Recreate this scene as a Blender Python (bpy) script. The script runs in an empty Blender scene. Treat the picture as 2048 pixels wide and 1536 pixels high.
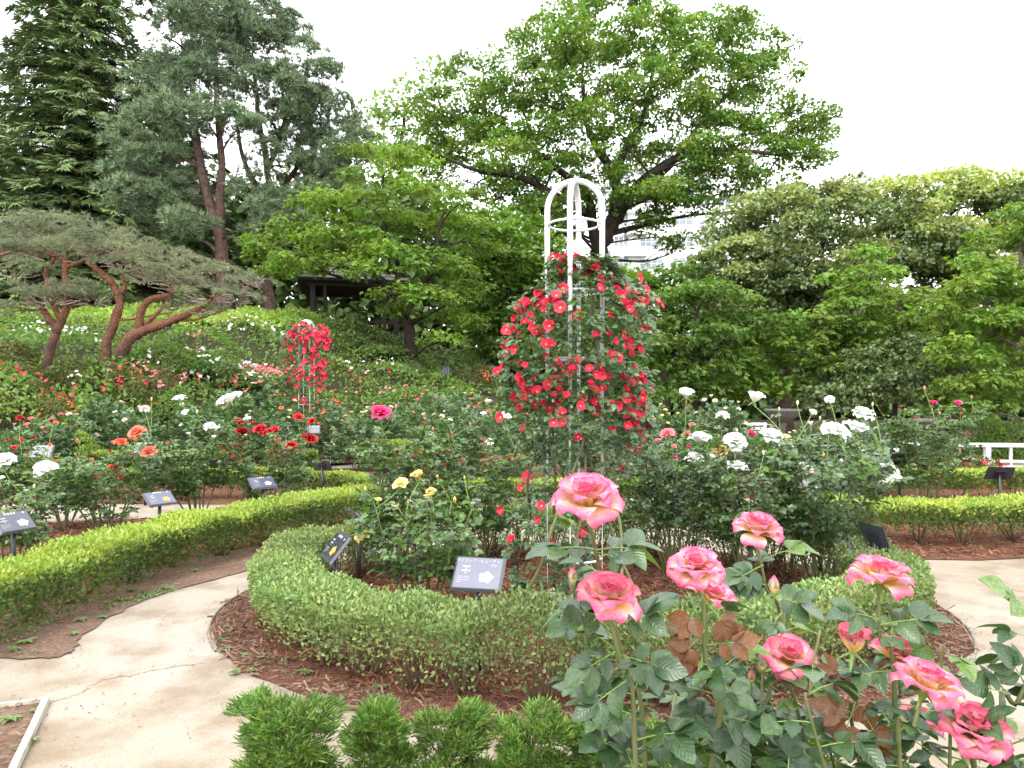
import bpy, math, random
import numpy as np
from mathutils import Vector, Matrix
from mathutils.geometry import tessellate_polygon

# ---------------------------------------------------------------- camera, sky, sun, exposure
sc = bpy.context.scene
rng = np.random.default_rng(11)
random.seed(11)
F, HOR, CX, EYE = 1409.0, 790.0, 1024.0, 1.6        # focal length and horizon of the photograph (2048 px wide)

cd = bpy.data.cameras.new('camera')
cd.sensor_width = 36.0
cd.lens = 36.0 * F / 2048.0
cd.shift_y = (HOR - 768.0) / 2048.0
cd.clip_start = 0.05
cd.clip_end = 600.0
cam = bpy.data.objects.new('camera', cd)
cam.location = (0, 0, EYE)
cam.rotation_euler = (math.radians(90), 0, 0)
sc.collection.objects.link(cam)
sc.camera = cam

SUN_EL, SUN_AZ = math.radians(58), math.radians(205)   # azimuth from +Y, clockwise: behind the camera, a little to the left
wd = bpy.data.worlds.new('World')
sc.world = wd
wd.use_nodes = True
wn, wl = wd.node_tree.nodes, wd.node_tree.links
wn.clear()
w_out = wn.new('ShaderNodeOutputWorld')
w_bg = wn.new('ShaderNodeBackground')
w_sky = wn.new('ShaderNodeTexSky')
w_sky.sky_type = 'NISHITA'
w_sky.sun_disc = False
w_sky.sun_elevation = SUN_EL
w_sky.sun_rotation = SUN_AZ
w_sky.dust_density = 4.0
w_mix = wn.new('ShaderNodeMix')
w_mix.data_type = 'RGBA'
w_co = wn.new('ShaderNodeTexCoord')
w_no = wn.new('ShaderNodeTexNoise')
w_no.inputs['Scale'].default_value = 2.2
w_no.inputs['Detail'].default_value = 4.0
w_mr = wn.new('ShaderNodeMapRange')
w_mr.inputs['From Min'].default_value = 0.3
w_mr.inputs['From Max'].default_value = 0.7
w_mr.inputs['To Min'].default_value = 0.80
w_mr.inputs['To Max'].default_value = 0.97
wl.new(w_co.outputs['Generated'], w_no.inputs['Vector'])
wl.new(w_no.outputs['Fac'], w_mr.inputs['Value'])
wl.new(w_mr.outputs['Result'], w_mix.inputs['Factor'])
wl.new(w_sky.outputs['Color'], w_mix.inputs['A'])
w_mix.inputs['B'].default_value = (13.0, 13.1, 13.4, 1)      # bright thin cloud
wl.new(w_mix.outputs['Result'], w_bg.inputs['Color'])
w_bg.inputs['Strength'].default_value = 0.1
wl.new(w_bg.outputs['Background'], w_out.inputs['Surface'])

sl = bpy.data.lights.new('sun', 'SUN')
sl.energy = 1.0
sl.angle = math.radians(28)
sl.color = (1.0, 0.95, 0.87)
sun = bpy.data.objects.new('sun', sl)
sd = Vector((math.sin(SUN_AZ) * math.cos(SUN_EL), math.cos(SUN_AZ) * math.cos(SUN_EL), math.sin(SUN_EL)))
sun.rotation_euler = sd.to_track_quat('Z', 'Y').to_euler()
sun.location = (0, 0, 30)
sc.collection.objects.link(sun)

sc.view_settings.view_transform = 'Standard'
sc.view_settings.look = 'None'
sc.view_settings.gamma = 1.0
sc.view_settings.exposure = 1.65
cy = sc.cycles
cy.max_bounces = 4
cy.diffuse_bounces = 2
cy.glossy_bounces = 2
cy.transmission_bounces = 2
cy.transparent_max_bounces = 4
cy.use_adaptive_sampling = True
cy.adaptive_threshold = 0.05
cy.caustics_reflective = False
cy.caustics_refractive = False

# ---------------------------------------------------------------- helpers
C = sc.collection.objects
PI = math.pi
A3 = lambda *a: np.array(a, dtype=np.float64)

def ray(px, py, d):
    return A3((px - CX) / F * d, d, EYE + (HOR - py) / F * d)

def gnd(px, py, z=0.0):
    d = F * (EYE - z) / (py - HOR)
    return A3((px - CX) / F * d, d, z)

def smooth(t):
    t = np.clip(t, 0, 1)
    return t * t * (3 - 2 * t)

def height(x, y):
    """the garden is flat; a planted bank rises behind it on the left"""
    x = np.asarray(x, float); y = np.asarray(y, float)
    d0 = 13.3 + 6.5 * smooth((x + 9.5) / 5.0)
    t = np.maximum(y - d0, 0.0)
    h = 5.3 * (1 - np.exp(-t / 8.5)) * smooth((5.5 - x) / 12.0)
    return h + 0.12 * smooth((y - 14) / 4) * np.sin(x * 0.9 + 1.3) * np.cos(y * 0.7)

def march(px, py, lift, d0=12.0, d1=34.0, fallback=None):
    """depth at which the ray through a pixel comes within lift of the ground"""
    for d in np.arange(d0, d1, 0.1):
        p = ray(px, py, d)
        if p[2] - float(height(p[0], p[1])) <= lift:
            return d
    return fallback if fallback else d1

def norm(v):
    return v / np.maximum(np.linalg.norm(v, axis=-1, keepdims=True), 1e-9)

def rand_dirs(n):
    return norm(rng.normal(size=(n, 3)))

class Geo:
    """collects vertices and faces and links them as ONE mesh"""
    def __init__(s):
        s.V, s.T, s.n, s.M, s.U = [], [], 0, [], []
    def add(s, V, Fc, mi=0, uv=None):
        V = np.asarray(V, np.float64).reshape(-1, 3)
        Fc = np.asarray(Fc, np.int64)
        s.V.append(V); s.T.append(Fc + s.n); s.M.append(np.full(len(Fc), mi)); s.n += len(V)
        s.U.append(np.zeros((len(V), 2)) if uv is None else np.asarray(uv, float))
        return s
    def mesh(s, name, mats, smooth_shade=False, uv=False):
        me = bpy.data.meshes.new(name)
        V = np.concatenate(s.V)
        me.vertices.add(len(V))
        me.vertices.foreach_set('co', V.astype(np.float32).ravel())
        loops = np.concatenate([t.ravel() for t in s.T])
        tot = np.concatenate([np.full(len(t), t.shape[1]) for t in s.T])
        st = np.concatenate([[0], np.cumsum(tot)[:-1]])
        me.loops.add(len(loops))
        me.loops.foreach_set('vertex_index', loops.astype(np.int32))
        me.polygons.add(len(tot))
        me.polygons.foreach_set('loop_start', st.astype(np.int32))
        me.polygons.foreach_set('material_index', np.concatenate(s.M).astype(np.int32))
        me.polygons.foreach_set('use_smooth', np.full(len(tot), bool(smooth_shade)))
        if uv:
            ul = me.uv_layers.new(name='UVMap')
            UV = np.concatenate(s.U)[loops]
            ul.data.foreach_set('uv', UV.astype(np.float32).ravel())
        for m in (mats if isinstance(mats, (list, tuple)) else [mats]):
            me.materials.append(m)
        me.update(calc_edges=True)
        return me
    def build(s, name, mats, parent=None, smooth_shade=False, uv=False, kind=None, M=None):
        return link(name, s.mesh(name, mats, smooth_shade, uv), parent, M, kind)

def link(name, me, parent=None, M=None, kind=None):
    o = bpy.data.objects.new(name, me)
    C.link(o)
    if parent is not None:
        o.parent = parent
    if M is not None:
        o.matrix_basis = M
    if kind:
        o['kind'] = kind
    return o

def tag(o, label, cat, group=None):
    o['label'] = label; o['category'] = cat
    if group:
        o['group'] = group
    return o

def thing(name, label, cat, loc=(0, 0, 0), rz=0.0, group=None):
    o = bpy.data.objects.new(name, None)
    o.empty_display_size = 0.1
    C.link(o)
    o.location = tuple(float(c) for c in loc)
    o.rotation_euler = (0, 0, rz)
    return tag(o, label, cat, group)

def frames(Y, Z):
    Y = norm(Y)
    Z = Z - (Z * Y).sum(-1, keepdims=True) * Y
    Z = norm(Z)
    return np.cross(Y, Z), Y, Z

def place(tm, pos, Y, Z, size, wid=None):
    """copies of a small template (verts, tris): template y runs along Y, z along Z"""
    tv, tf = tm
    X, Y, Z = frames(np.asarray(Y, float), np.asarray(Z, float))
    n, k = len(pos), len(tv)
    s = np.broadcast_to(np.asarray(size, float), (n,))[:, None, None]
    w = s if wid is None else s * np.broadcast_to(np.asarray(wid, float), (n,))[:, None, None]
    V = pos[:, None, :] + w * tv[None, :, 0, None] * X[:, None, :] + s * tv[None, :, 1, None] * Y[:, None, :] + s * tv[None, :, 2, None] * Z[:, None, :]
    Fc = tf[None] + (np.arange(n) * k)[:, None, None]
    return V.reshape(-1, 3), Fc.reshape(-1, tf.shape[1])

def mat_yz(p, Y, Z, s):
    X, Y, Z = frames(np.asarray(Y, float)[None], np.asarray(Z, float)[None])
    X, Y, Z = X[0] * s, Y[0] * s, Z[0] * s
    return Matrix(((X[0], Y[0], Z[0], p[0]), (X[1], Y[1], Z[1], p[1]), (X[2], Y[2], Z[2], p[2]), (0, 0, 0, 1)))

def curve(P, n=8):
    """Catmull-Rom through the points"""
    P = np.asarray(P, float)
    if len(P) < 3:
        t = np.linspace(0, 1, n + 1)[:, None]
        return P[0] * (1 - t) + P[-1] * t
    Q = np.concatenate([[2 * P[0] - P[1]], P, [2 * P[-1] - P[-2]]])
    out = []
    for i in range(1, len(Q) - 2):
        t = np.linspace(0, 1, n, endpoint=False)[:, None]
        a, b, c, d = Q[i - 1], Q[i], Q[i + 1], Q[i + 2]
        out.append(0.5 * ((2 * b) + (c - a) * t + (2 * a - 5 * b + 4 * c - d) * t ** 2 + (3 * b - a - 3 * c + d) * t ** 3))
    return np.concatenate(out + [P[-1:]])

def tube(g, P, r0, r1=None, n=6, mi=0, closed=False, cap=True, rough=0.0):
    P = np.asarray(P, float)
    m = len(P)
    r = np.linspace(r0, r0 if r1 is None else r1, m) if np.isscalar(r0) else np.asarray(r0, float)
    T = np.roll(P, -1, 0) - np.roll(P, 1, 0) if closed else np.gradient(P, axis=0)
    T = norm(T)
    ref = np.where(np.abs(T[:, 2:3]) > 0.9, A3(1, 0, 0), A3(0, 0, 1)) if not closed else np.broadcast_to(A3(0, 0, 1), T.shape)
    if not closed:
        mean = norm(T.mean(0))
        ref = np.broadcast_to(A3(1, 0, 0) if abs(mean[2]) > 0.7 else A3(0, 0, 1), T.shape)
    X = norm(np.cross(T, ref)); Y = np.cross(T, X)
    a = np.arange(n) / n * 2 * PI
    rj = r[:, None, None] * (1 + rough * rng.normal(size=(m, n, 1))) if rough else r[:, None, None]
    V = P[:, None] + rj * (np.cos(a)[None, :, None] * X[:, None] + np.sin(a)[None, :, None] * Y[:, None])
    i = np.arange(m if closed else m - 1)[:, None]; j = np.arange(n)[None]
    i2 = (i + 1) % m
    q = np.stack([i * n + j, i * n + (j + 1) % n, i2 * n + (j + 1) % n, i2 * n + j], -1).reshape(-1, 4)
    b = g.n
    g.add(V, q, mi)
    if cap and not closed:
        g.T.append(np.arange(n)[None, ::-1] + b); g.M.append(np.full(1, mi))
        g.T.append(np.arange(n)[None] + b + (m - 1) * n); g.M.append(np.full(1, mi))
    return g

def lathe(g, prof, c=(0, 0, 0), n=12, mi=0, sx=1.0, sy=1.0):
    prof = np.asarray(prof, float)
    a = np.arange(n) / n * 2 * PI
    V = np.stack([prof[:, :1] * np.cos(a) * sx, prof[:, :1] * np.sin(a) * sy, np.repeat(prof[:, 1:2], n, 1)], -1) + A3(*c)
    m = len(prof)
    i = np.arange(m - 1)[:, None]; j = np.arange(n)[None]
    q = np.stack([i * n + j, i * n + (j + 1) % n, (i + 1) * n + (j + 1) % n, (i + 1) * n + j], -1).reshape(-1, 4)
    return g.add(V, q, mi)

BOXF = np.array([[0, 3, 2, 1], [4, 5, 6, 7], [0, 1, 5, 4], [1, 2, 6, 5], [2, 3, 7, 6], [3, 0, 4, 7]])
def box(g, c, s, mi=0, rz=0.0):
    x, y, z = s[0] / 2, s[1] / 2, s[2] / 2
    V = A3([-x, -y, -z], [x, -y, -z], [x, y, -z], [-x, y, -z], [-x, -y, z], [x, -y, z], [x, y, z], [-x, y, z])
    if rz:
        cs, sn = math.cos(rz), math.sin(rz)
        V = V @ A3([cs, sn, 0], [-sn, cs, 0], [0, 0, 1])
    return g.add(V + A3(*c), BOXF, mi)

def poly(g, pts, z, mi=0):
    P = [Vector((p[0], p[1], 0)) for p in pts]
    tr = np.array(tessellate_polygon([P]))
    V = A3(*[(p[0], p[1], z) for p in pts])
    a = V[tr[:, 1]] - V[tr[:, 0]]; b = V[tr[:, 2]] - V[tr[:, 0]]
    flip = np.cross(a, b)[:, 2] < 0
    tr[flip] = tr[flip][:, ::-1]
    return g.add(V, tr, mi)

def inside(pts, x, y):
    c = np.zeros(len(x), bool)
    for i in range(len(pts)):
        (x1, y1), (x2, y2) = pts[i][:2], pts[i - 1][:2]
        hit = ((y1 > y) != (y2 > y)) & (x < (x2 - x1) * (y - y1) / (y2 - y1 + 1e-12) + x1)
        c ^= hit
    return c

# ---------------------------------------------------------------- materials
MATS = {}
def new_mat(name):
    m = bpy.data.materials.new(name)
    m.use_nodes = True
    nt = m.node_tree
    nt.nodes.clear()
    return m, nt.nodes, nt.links

def nd(ns, typ, **kw):
    n = ns.new(typ)
    for k, v in kw.items():
        setattr(n, k, v)
    return n

def mixc(ns, ls, fac, a, b, blend='MIX'):
    m = nd(ns, 'ShaderNodeMix', data_type='RGBA', blend_type=blend)
    for key, v in (('Factor', fac), ('A', a), ('B', b)):
        s = m.inputs[key]
        if hasattr(v, 'is_output'):
            ls.new(v, s)
        elif isinstance(v, (tuple, list)):
            s.default_value = tuple(v) + ((1,) if len(v) == 3 else ())
        else:
            s.default_value = v
    return m.outputs['Result']

def noise(ns, ls, scale, detail=3.0, co='Object', rough=0.55):
    t = nd(ns, 'ShaderNodeTexCoord')
    n = nd(ns, 'ShaderNodeTexNoise')
    n.inputs['Scale'].default_value = scale
    n.inputs['Detail'].default_value = detail
    n.inputs['Roughness'].default_value = rough
    ls.new(t.outputs[co], n.inputs['Vector'])
    return n.outputs['Fac']

def ramp(ns, ls, fac, stops):
    r = nd(ns, 'ShaderNodeValToRGB')
    e = r.color_ramp.elements
    while len(e) < len(stops):
        e.new(0.5)
    for el, (p, c) in zip(e, stops):
        el.position = p
        el.color = tuple(c) + ((1,) if len(c) == 3 else ())
    ls.new(fac, r.inputs['Fac'])
    return r.outputs['Color']

def finish(m, ns, ls, col, rough=0.6, spec=0.3, trans=0.0, tcol=None, bump=None, metal=0.0, coat=0.0):
    p = nd(ns, 'ShaderNodeBsdfPrincipled')
    if hasattr(col, 'is_output'):
        ls.new(col, p.inputs['Base Color'])
    else:
        p.inputs['Base Color'].default_value = tuple(col) + (1,)
    if hasattr(rough, 'is_output'):
        ls.new(rough, p.inputs['Roughness'])
    else:
        p.inputs['Roughness'].default_value = rough
    p.inputs['Specular IOR Level'].default_value = spec
    p.inputs['Metallic'].default_value = metal
    p.inputs['Coat Weight'].default_value = coat
    if bump is not None:
        b = nd(ns, 'ShaderNodeBump')
        b.inputs['Strength'].default_value = bump[1]
        b.inputs['Distance'].default_value = bump[2]
        ls.new(bump[0], b.inputs['Height'])
        ls.new(b.outputs['Normal'], p.inputs['Normal'])
    o = nd(ns, 'ShaderNodeOutputMaterial')
    if trans > 0:
        t = nd(ns, 'ShaderNodeBsdfTranslucent')
        tc = col if tcol is None else tcol
        if hasattr(tc, 'is_output'):
            ls.new(tc, t.inputs['Color'])
        else:
            t.inputs['Color'].default_value = tuple(tc) + (1,)
        x = nd(ns, 'ShaderNodeMixShader')
        x.inputs[0].default_value = trans
        ls.new(p.outputs[0], x.inputs[1]); ls.new(t.outputs[0], x.inputs[2])
        ls.new(x.outputs[0], o.inputs[0])
    else:
        ls.new(p.outputs[0], o.inputs[0])
    return m

def leafmat(name, c1, c2, rough=0.5, spec=0.35, trans=0.3, patch=0.5, c3=None, veins=False):
    """foliage: each leaf its own tone between c1 and c2, with slow drifts of hue over the plant"""
    m, ns, ls = new_mat(name)
    gi = nd(ns, 'ShaderNodeNewGeometry')
    oi = nd(ns, 'ShaderNodeObjectInfo')
    ad = nd(ns, 'ShaderNodeMath', operation='ADD')
    ls.new(gi.outputs['Random Per Island'], ad.inputs[0]); ls.new(oi.outputs['Random'], ad.inputs[1])
    fr = nd(ns, 'ShaderNodeMath', operation='FRACT')
    ls.new(ad.outputs[0], fr.inputs[0])
    col = mixc(ns, ls, fr.outputs[0], c1, c2)
    n = noise(ns, ls, patch, 2.0)
    mr = nd(ns, 'ShaderNodeMapRange')
    mr.inputs['From Min'].default_value = 0.35; mr.inputs['From Max'].default_value = 0.65
    ls.new(n, mr.inputs['Value'])
    if c3 is not None:
        mm = nd(ns, 'ShaderNodeMath', operation='MULTIPLY'); mm.inputs[1].default_value = 0.6
        ls.new(mr.outputs[0], mm.inputs[0])
        col = mixc(ns, ls, mm.outputs[0], col, c3)
    hs = nd(ns, 'ShaderNodeHueSaturation')
    v = nd(ns, 'ShaderNodeMapRange')
    v.inputs['To Min'].default_value = 0.72; v.inputs['To Max'].default_value = 1.25
    ls.new(mr.outputs[0], v.inputs['Value'])
    hn = noise(ns, ls, patch * 2.3, 2.0)
    hm = nd(ns, 'ShaderNodeMapRange'); hm.inputs['From Min'].default_value = 0.3; hm.inputs['From Max'].default_value = 0.7
    hm.inputs['To Min'].default_value = 0.475; hm.inputs['To Max'].default_value = 0.52
    ls.new(hn, hm.inputs['Value']); ls.new(hm.outputs[0], hs.inputs['Hue'])
    ls.new(v.outputs[0], hs.inputs['Value']); ls.new(col, hs.inputs['Color'])
    tc = mixc(ns, ls, 1.0, hs.outputs[0], (1.3, 1.35, 0.55), 'MULTIPLY')
    base, bump = hs.outputs[0], None
    if veins:      # midrib and side veins along the leaflet's own UV, with blotches
        tx = nd(ns, 'ShaderNodeTexCoord'); sp = nd(ns, 'ShaderNodeSeparateXYZ'); ls.new(tx.outputs['UV'], sp.inputs[0])
        def mth(op, a, b=None):
            q = nd(ns, 'ShaderNodeMath', operation=op)
            for k_, v_ in ((0, a), (1, b)):
                if v_ is None: continue
                if hasattr(v_, 'is_output'): ls.new(v_, q.inputs[k_])
                else: q.inputs[k_].default_value = v_
            return q.outputs[0]
        au = mth('ABSOLUTE', mth('SUBTRACT', sp.outputs['X'], 0.5))
        mid = mth('LESS_THAN', au, 0.022)
        sv = mth('ABSOLUTE', mth('SUBTRACT', mth('FRACT', mth('SUBTRACT', mth('MULTIPLY', sp.outputs['Y'], 8.0), mth('MULTIPLY', au, 4.5))), 0.5))
        side = mth('MULTIPLY', mth('LESS_THAN', sv, 0.055), 0.45)
        base = mixc(ns, ls, mth('MULTIPLY', mth('MAXIMUM', mid, side), 0.3), base, tuple(min(1, v_ * 1.9) for v_ in c2))
        bump = (sv, 0.35, 0.002)
    MATS[name] = finish(m, ns, ls, base, rough, spec, trans, tc, bump=bump)
    return MATS[name]

def plain(name, c, rough=0.6, spec=0.3, var=0.12, scale=8.0, bump=0.0, metal=0.0, c2=None, coat=0.0, dist=0.01):
    m, ns, ls = new_mat(name)
    n = noise(ns, ls, scale, 5.0)
    lo = tuple(v * (1 - var) for v in c); hi = tuple(min(1, v * (1 + var)) for v in c) if c2 is None else c2
    col = ramp(ns, ls, n, [(0.3, lo), (0.7, hi)])
    MATS[name] = finish(m, ns, ls, col, rough, spec, bump=(n, bump, dist) if bump else None, metal=metal, coat=coat)
    return MATS[name]

def petalmat(name, stops, trans=0.25, rough=0.45):
    """petal colour from claw (0) to rim (1)"""
    m, ns, ls = new_mat(name)
    t = nd(ns, 'ShaderNodeTexCoord')
    sp = nd(ns, 'ShaderNodeSeparateXYZ')
    ls.new(t.outputs['UV'], sp.inputs[0])
    n = noise(ns, ls, 9.0, 2.0)
    ma = nd(ns, 'ShaderNodeMath', operation='MULTIPLY_ADD')
    ls.new(n, ma.inputs[0]); ma.inputs[1].default_value = 0.3; ls.new(sp.outputs['Y'], ma.inputs[2])
    sb = nd(ns, 'ShaderNodeMath', operation='SUBTRACT'); sb.inputs[1].default_value = 0.15
    ls.new(ma.outputs[0], sb.inputs[0])
    oi = nd(ns, 'ShaderNodeObjectInfo')
    col = ramp(ns, ls, sb.outputs[0], stops)
    hs = nd(ns, 'ShaderNodeHueSaturation')
    v = nd(ns, 'ShaderNodeMapRange'); v.inputs['To Min'].default_value = 0.85; v.inputs['To Max'].default_value = 1.1
    ls.new(oi.outputs['Random'], v.inputs['Value']); ls.new(v.outputs[0], hs.inputs['Value']); ls.new(col, hs.inputs['Color'])
    MATS[name] = finish(m, ns, ls, hs.outputs[0], rough, 0.25, trans)
    return MATS[name]

leafmat('near_leaf', (0.024, 0.060, 0.024), (0.058, 0.115, 0.038), 0.30, 0.6, 0.2, 9.0, veins=True)
leafmat('near_leaf_fresh', (0.075, 0.15, 0.028), (0.12, 0.21, 0.04), 0.34, 0.6, 0.35, 9.0, veins=True)
leafmat('near_leaf_bronze', (0.12, 0.045, 0.018), (0.21, 0.095, 0.035), 0.3, 0.6, 0.4, 9.0, veins=True)
leafmat('rose_leaf', (0.048, 0.102, 0.030), (0.100, 0.185, 0.048), 0.34, 0.55, 0.22, 3.0)
leafmat('rose_leaf_blue', (0.048, 0.096, 0.036), (0.095, 0.165, 0.060), 0.34, 0.55, 0.18, 3.0)
leafmat('rose_leaf_fresh', (0.075, 0.16, 0.028), (0.12, 0.22, 0.04), 0.4, 0.4, 0.35, 3.0)
leafmat('rose_leaf_bronze', (0.16, 0.045, 0.02), (0.24, 0.095, 0.035), 0.35, 0.5, 0.35, 3.0)
leafmat('hedge_grey_green', (0.11, 0.175, 0.058), (0.25, 0.33, 0.125), 0.45, 0.4, 0.3, 1.2)
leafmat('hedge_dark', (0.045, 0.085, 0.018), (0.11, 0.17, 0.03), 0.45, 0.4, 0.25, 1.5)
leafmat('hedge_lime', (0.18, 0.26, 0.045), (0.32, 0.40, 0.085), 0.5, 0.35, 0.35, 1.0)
leafmat('cypress_leaf', (0.05, 0.125, 0.022), (0.16, 0.25, 0.05), 0.5, 0.3, 0.25, 6.0)
leafmat('cedar_leaf', (0.075, 0.125, 0.042), (0.16, 0.225, 0.075), 0.55, 0.3, 0.0, 0.35)
leafmat('pine_leaf', (0.085, 0.135, 0.068), (0.175, 0.240, 0.120), 0.55, 0.3, 0.0, 0.35)
leafmat('garden_pine_leaf', (0.12, 0.155, 0.085), (0.22, 0.255, 0.15), 0.55, 0.3, 0.0, 0.8, (0.20, 0.21, 0.09))
leafmat('maple_leaf', (0.105, 0.195, 0.026), (0.185, 0.29, 0.048), 0.5, 0.3, 0.4, 0.45)
leafmat('maple_leaf_deep', (0.075, 0.155, 0.026), (0.14, 0.235, 0.04), 0.5, 0.3, 0.4, 0.45)
leafmat('broad_leaf', (0.065, 0.135, 0.016), (0.14, 0.235, 0.03), 0.4, 0.4, 0.35, 0.25)
leafmat('pale_leaf', (0.12, 0.20, 0.07), (0.18, 0.27, 0.10), 0.5, 0.3, 0.4, 0.25)
leafmat('evergreen_leaf', (0.055, 0.095, 0.030), (0.140, 0.190, 0.060), 0.38, 0.5, 0.2, 0.4)
leafmat('olive_leaf', (0.16, 0.21, 0.07), (0.26, 0.31, 0.115), 0.45, 0.4, 0.3, 0.4)
leafmat('yellow_leaf', (0.22, 0.29, 0.07), (0.37, 0.42, 0.15), 0.45, 0.4, 0.35, 0.5)
leafmat('azalea_leaf', (0.095, 0.185, 0.036), (0.195, 0.31, 0.072), 0.5, 0.3, 0.3, 0.4, (0.09, 0.155, 0.035))
leafmat('azalea_leaf_dark', (0.07, 0.105, 0.028), (0.14, 0.18, 0.045), 0.5, 0.3, 0.3, 0.6, (0.13, 0.095, 0.04))
leafmat('azalea_lime', (0.16, 0.25, 0.045), (0.27, 0.38, 0.08), 0.5, 0.3, 0.35, 0.4)
leafmat('shrub_leaf', (0.05, 0.09, 0.02), (0.12, 0.18, 0.035), 0.45, 0.4, 0.0, 1.0)
leafmat('wood_leaf', (0.05, 0.095, 0.025), (0.11, 0.18, 0.04), 0.5, 0.3, 0.0, 0.2)
leafmat('weed_leaf', (0.09, 0.16, 0.05), (0.16, 0.25, 0.08), 0.5, 0.3, 0.3, 2.0)
leafmat('mulch_chip', (0.10, 0.042, 0.024), (0.24, 0.115, 0.068), 0.8, 0.15, 0.0, 2.0)
leafmat('mulch_chip_old', (0.11, 0.068, 0.05), (0.23, 0.15, 0.11), 0.85, 0.15, 0.0, 2.0)
plain('bark_pine', (0.085, 0.052, 0.042), 0.85, 0.15, 0.5, 6.0, 0.8, dist=0.03)
plain('bark_dark', (0.035, 0.027, 0.022), 0.9, 0.1, 0.5, 4.0, 0.8, dist=0.03)
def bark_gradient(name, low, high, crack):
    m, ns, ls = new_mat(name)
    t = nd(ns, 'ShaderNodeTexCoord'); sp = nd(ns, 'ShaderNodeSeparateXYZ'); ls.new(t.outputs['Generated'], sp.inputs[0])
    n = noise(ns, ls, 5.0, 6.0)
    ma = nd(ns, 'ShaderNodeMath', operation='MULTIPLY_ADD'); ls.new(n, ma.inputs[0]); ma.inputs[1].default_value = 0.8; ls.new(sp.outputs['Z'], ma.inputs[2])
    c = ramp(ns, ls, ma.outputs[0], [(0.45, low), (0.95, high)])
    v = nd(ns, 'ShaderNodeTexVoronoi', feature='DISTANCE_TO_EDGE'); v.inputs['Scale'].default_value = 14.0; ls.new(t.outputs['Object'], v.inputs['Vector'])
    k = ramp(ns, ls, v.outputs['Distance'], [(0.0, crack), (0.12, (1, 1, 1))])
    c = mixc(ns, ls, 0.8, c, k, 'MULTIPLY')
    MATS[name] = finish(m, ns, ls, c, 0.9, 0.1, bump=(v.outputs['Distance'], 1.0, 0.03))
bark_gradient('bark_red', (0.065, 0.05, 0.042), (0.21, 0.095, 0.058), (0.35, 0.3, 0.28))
plain('twig_pale', (0.24, 0.19, 0.155), 0.85, 0.15, 0.35, 25.0)
plain('bark_grey', (0.10, 0.085, 0.07), 0.9, 0.1, 0.4, 6.0, 0.6, dist=0.02)
plain('twig', (0.12, 0.085, 0.05), 0.8, 0.2, 0.4, 30.0)
plain('cane_green', (0.13, 0.19, 0.055), 0.5, 0.35, 0.3, 12.0, c2=(0.17, 0.15, 0.07))
plain('cane_brown', (0.10, 0.075, 0.045), 0.75, 0.2, 0.4, 18.0)
plain('stalk', (0.16, 0.26, 0.06), 0.45, 0.4, 0.2, 15.0)
plain('white_paint', (0.80, 0.80, 0.78), 0.4, 0.5, 0.42, 9.0, c2=(0.74, 0.74, 0.73))
plain('black_steel', (0.018, 0.019, 0.024), 0.4, 0.5, 0.2, 30.0)
plain('plate_edge', (0.05, 0.052, 0.065), 0.25, 0.6, 0.1, 20.0)
plain('panel_painted_sheen', (0.075, 0.083, 0.125), 0.3, 0.5, 0.08, 9.0)  # sky reflection on the plate, painted in as a paler bluish base colour
plain('panel_blue', (0.020, 0.021, 0.040), 0.16, 0.6, 0.1, 20.0, coat=0.6)
plain('panel_white', (0.34, 0.34, 0.35), 0.4, 0.4, 0.03)
plain('concrete', (0.42, 0.40, 0.36), 0.9, 0.2, 0.2, 14.0, 0.4)
plain('kerb_old', (0.20, 0.17, 0.13), 0.9, 0.2, 0.4, 14.0, 0.4)
plain('kerb', (0.38, 0.35, 0.29), 0.9, 0.2, 0.25, 10.0, 0.4)
plain('stone_urn', (0.10, 0.092, 0.085), 0.9, 0.2, 0.3, 20.0, 0.5)
plain('dark_timber', (0.030, 0.024, 0.020), 0.8, 0.2, 0.3, 12.0)
plain('roof_shingle', (0.13, 0.125, 0.12), 0.9, 0.2, 0.35, 6.0, 0.5)
plain('render_white', (0.80, 0.80, 0.80), 0.8, 0.2, 0.04, 0.4)
plain('window_glass', (0.20, 0.22, 0.25), 0.2, 0.6, 0.3, 0.8)
plain('window_frame', (0.62, 0.63, 0.65), 0.5, 0.3, 0.05)
plain('rock', (0.16, 0.14, 0.12), 0.9, 0.2, 0.4, 3.0, 0.6)
plain('twine', (0.10, 0.05, 0.03), 0.9, 0.1, 0.2, 40.0)

petalmat('petal_bicolor', [(0.0, (0.92, 0.60, 0.14)), (0.36, (0.92, 0.60, 0.22)), (0.58, (0.88, 0.53, 0.41)), (0.80, (0.79, 0.22, 0.30)), (1.0, (0.66, 0.055, 0.155))], 0.3)
petalmat('petal_red_single', [(0.0, (0.85, 0.55, 0.15)), (0.16, (0.80, 0.35, 0.16)), (0.30, (0.68, 0.035, 0.05)), (1.0, (0.62, 0.016, 0.075))], 0.22)
petalmat('petal_white', [(0.0, (0.80, 0.82, 0.62)), (0.3, (0.87, 0.87, 0.82)), (1.0, (0.90, 0.90, 0.88))], 0.3)
petalmat('petal_cream', [(0.0, (0.85, 0.62, 0.22)), (0.5, (0.88, 0.78, 0.52)), (1.0, (0.90, 0.84, 0.68))], 0.3)
petalmat('petal_yellow', [(0.0, (0.85, 0.50, 0.05)), (0.5, (0.88, 0.62, 0.12)), (1.0, (0.90, 0.72, 0.32))], 0.3)
petalmat('petal_orange', [(0.0, (0.90, 0.45, 0.05)), (0.5, (0.88, 0.40, 0.08)), (0.8, (0.80, 0.12, 0.05)), (1.0, (0.70, 0.06, 0.06))], 0.25)
petalmat('petal_dark_red', [(0.0, (0.32, 0.01, 0.01)), (1.0, (0.52, 0.008, 0.016))], 0.15)
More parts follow.
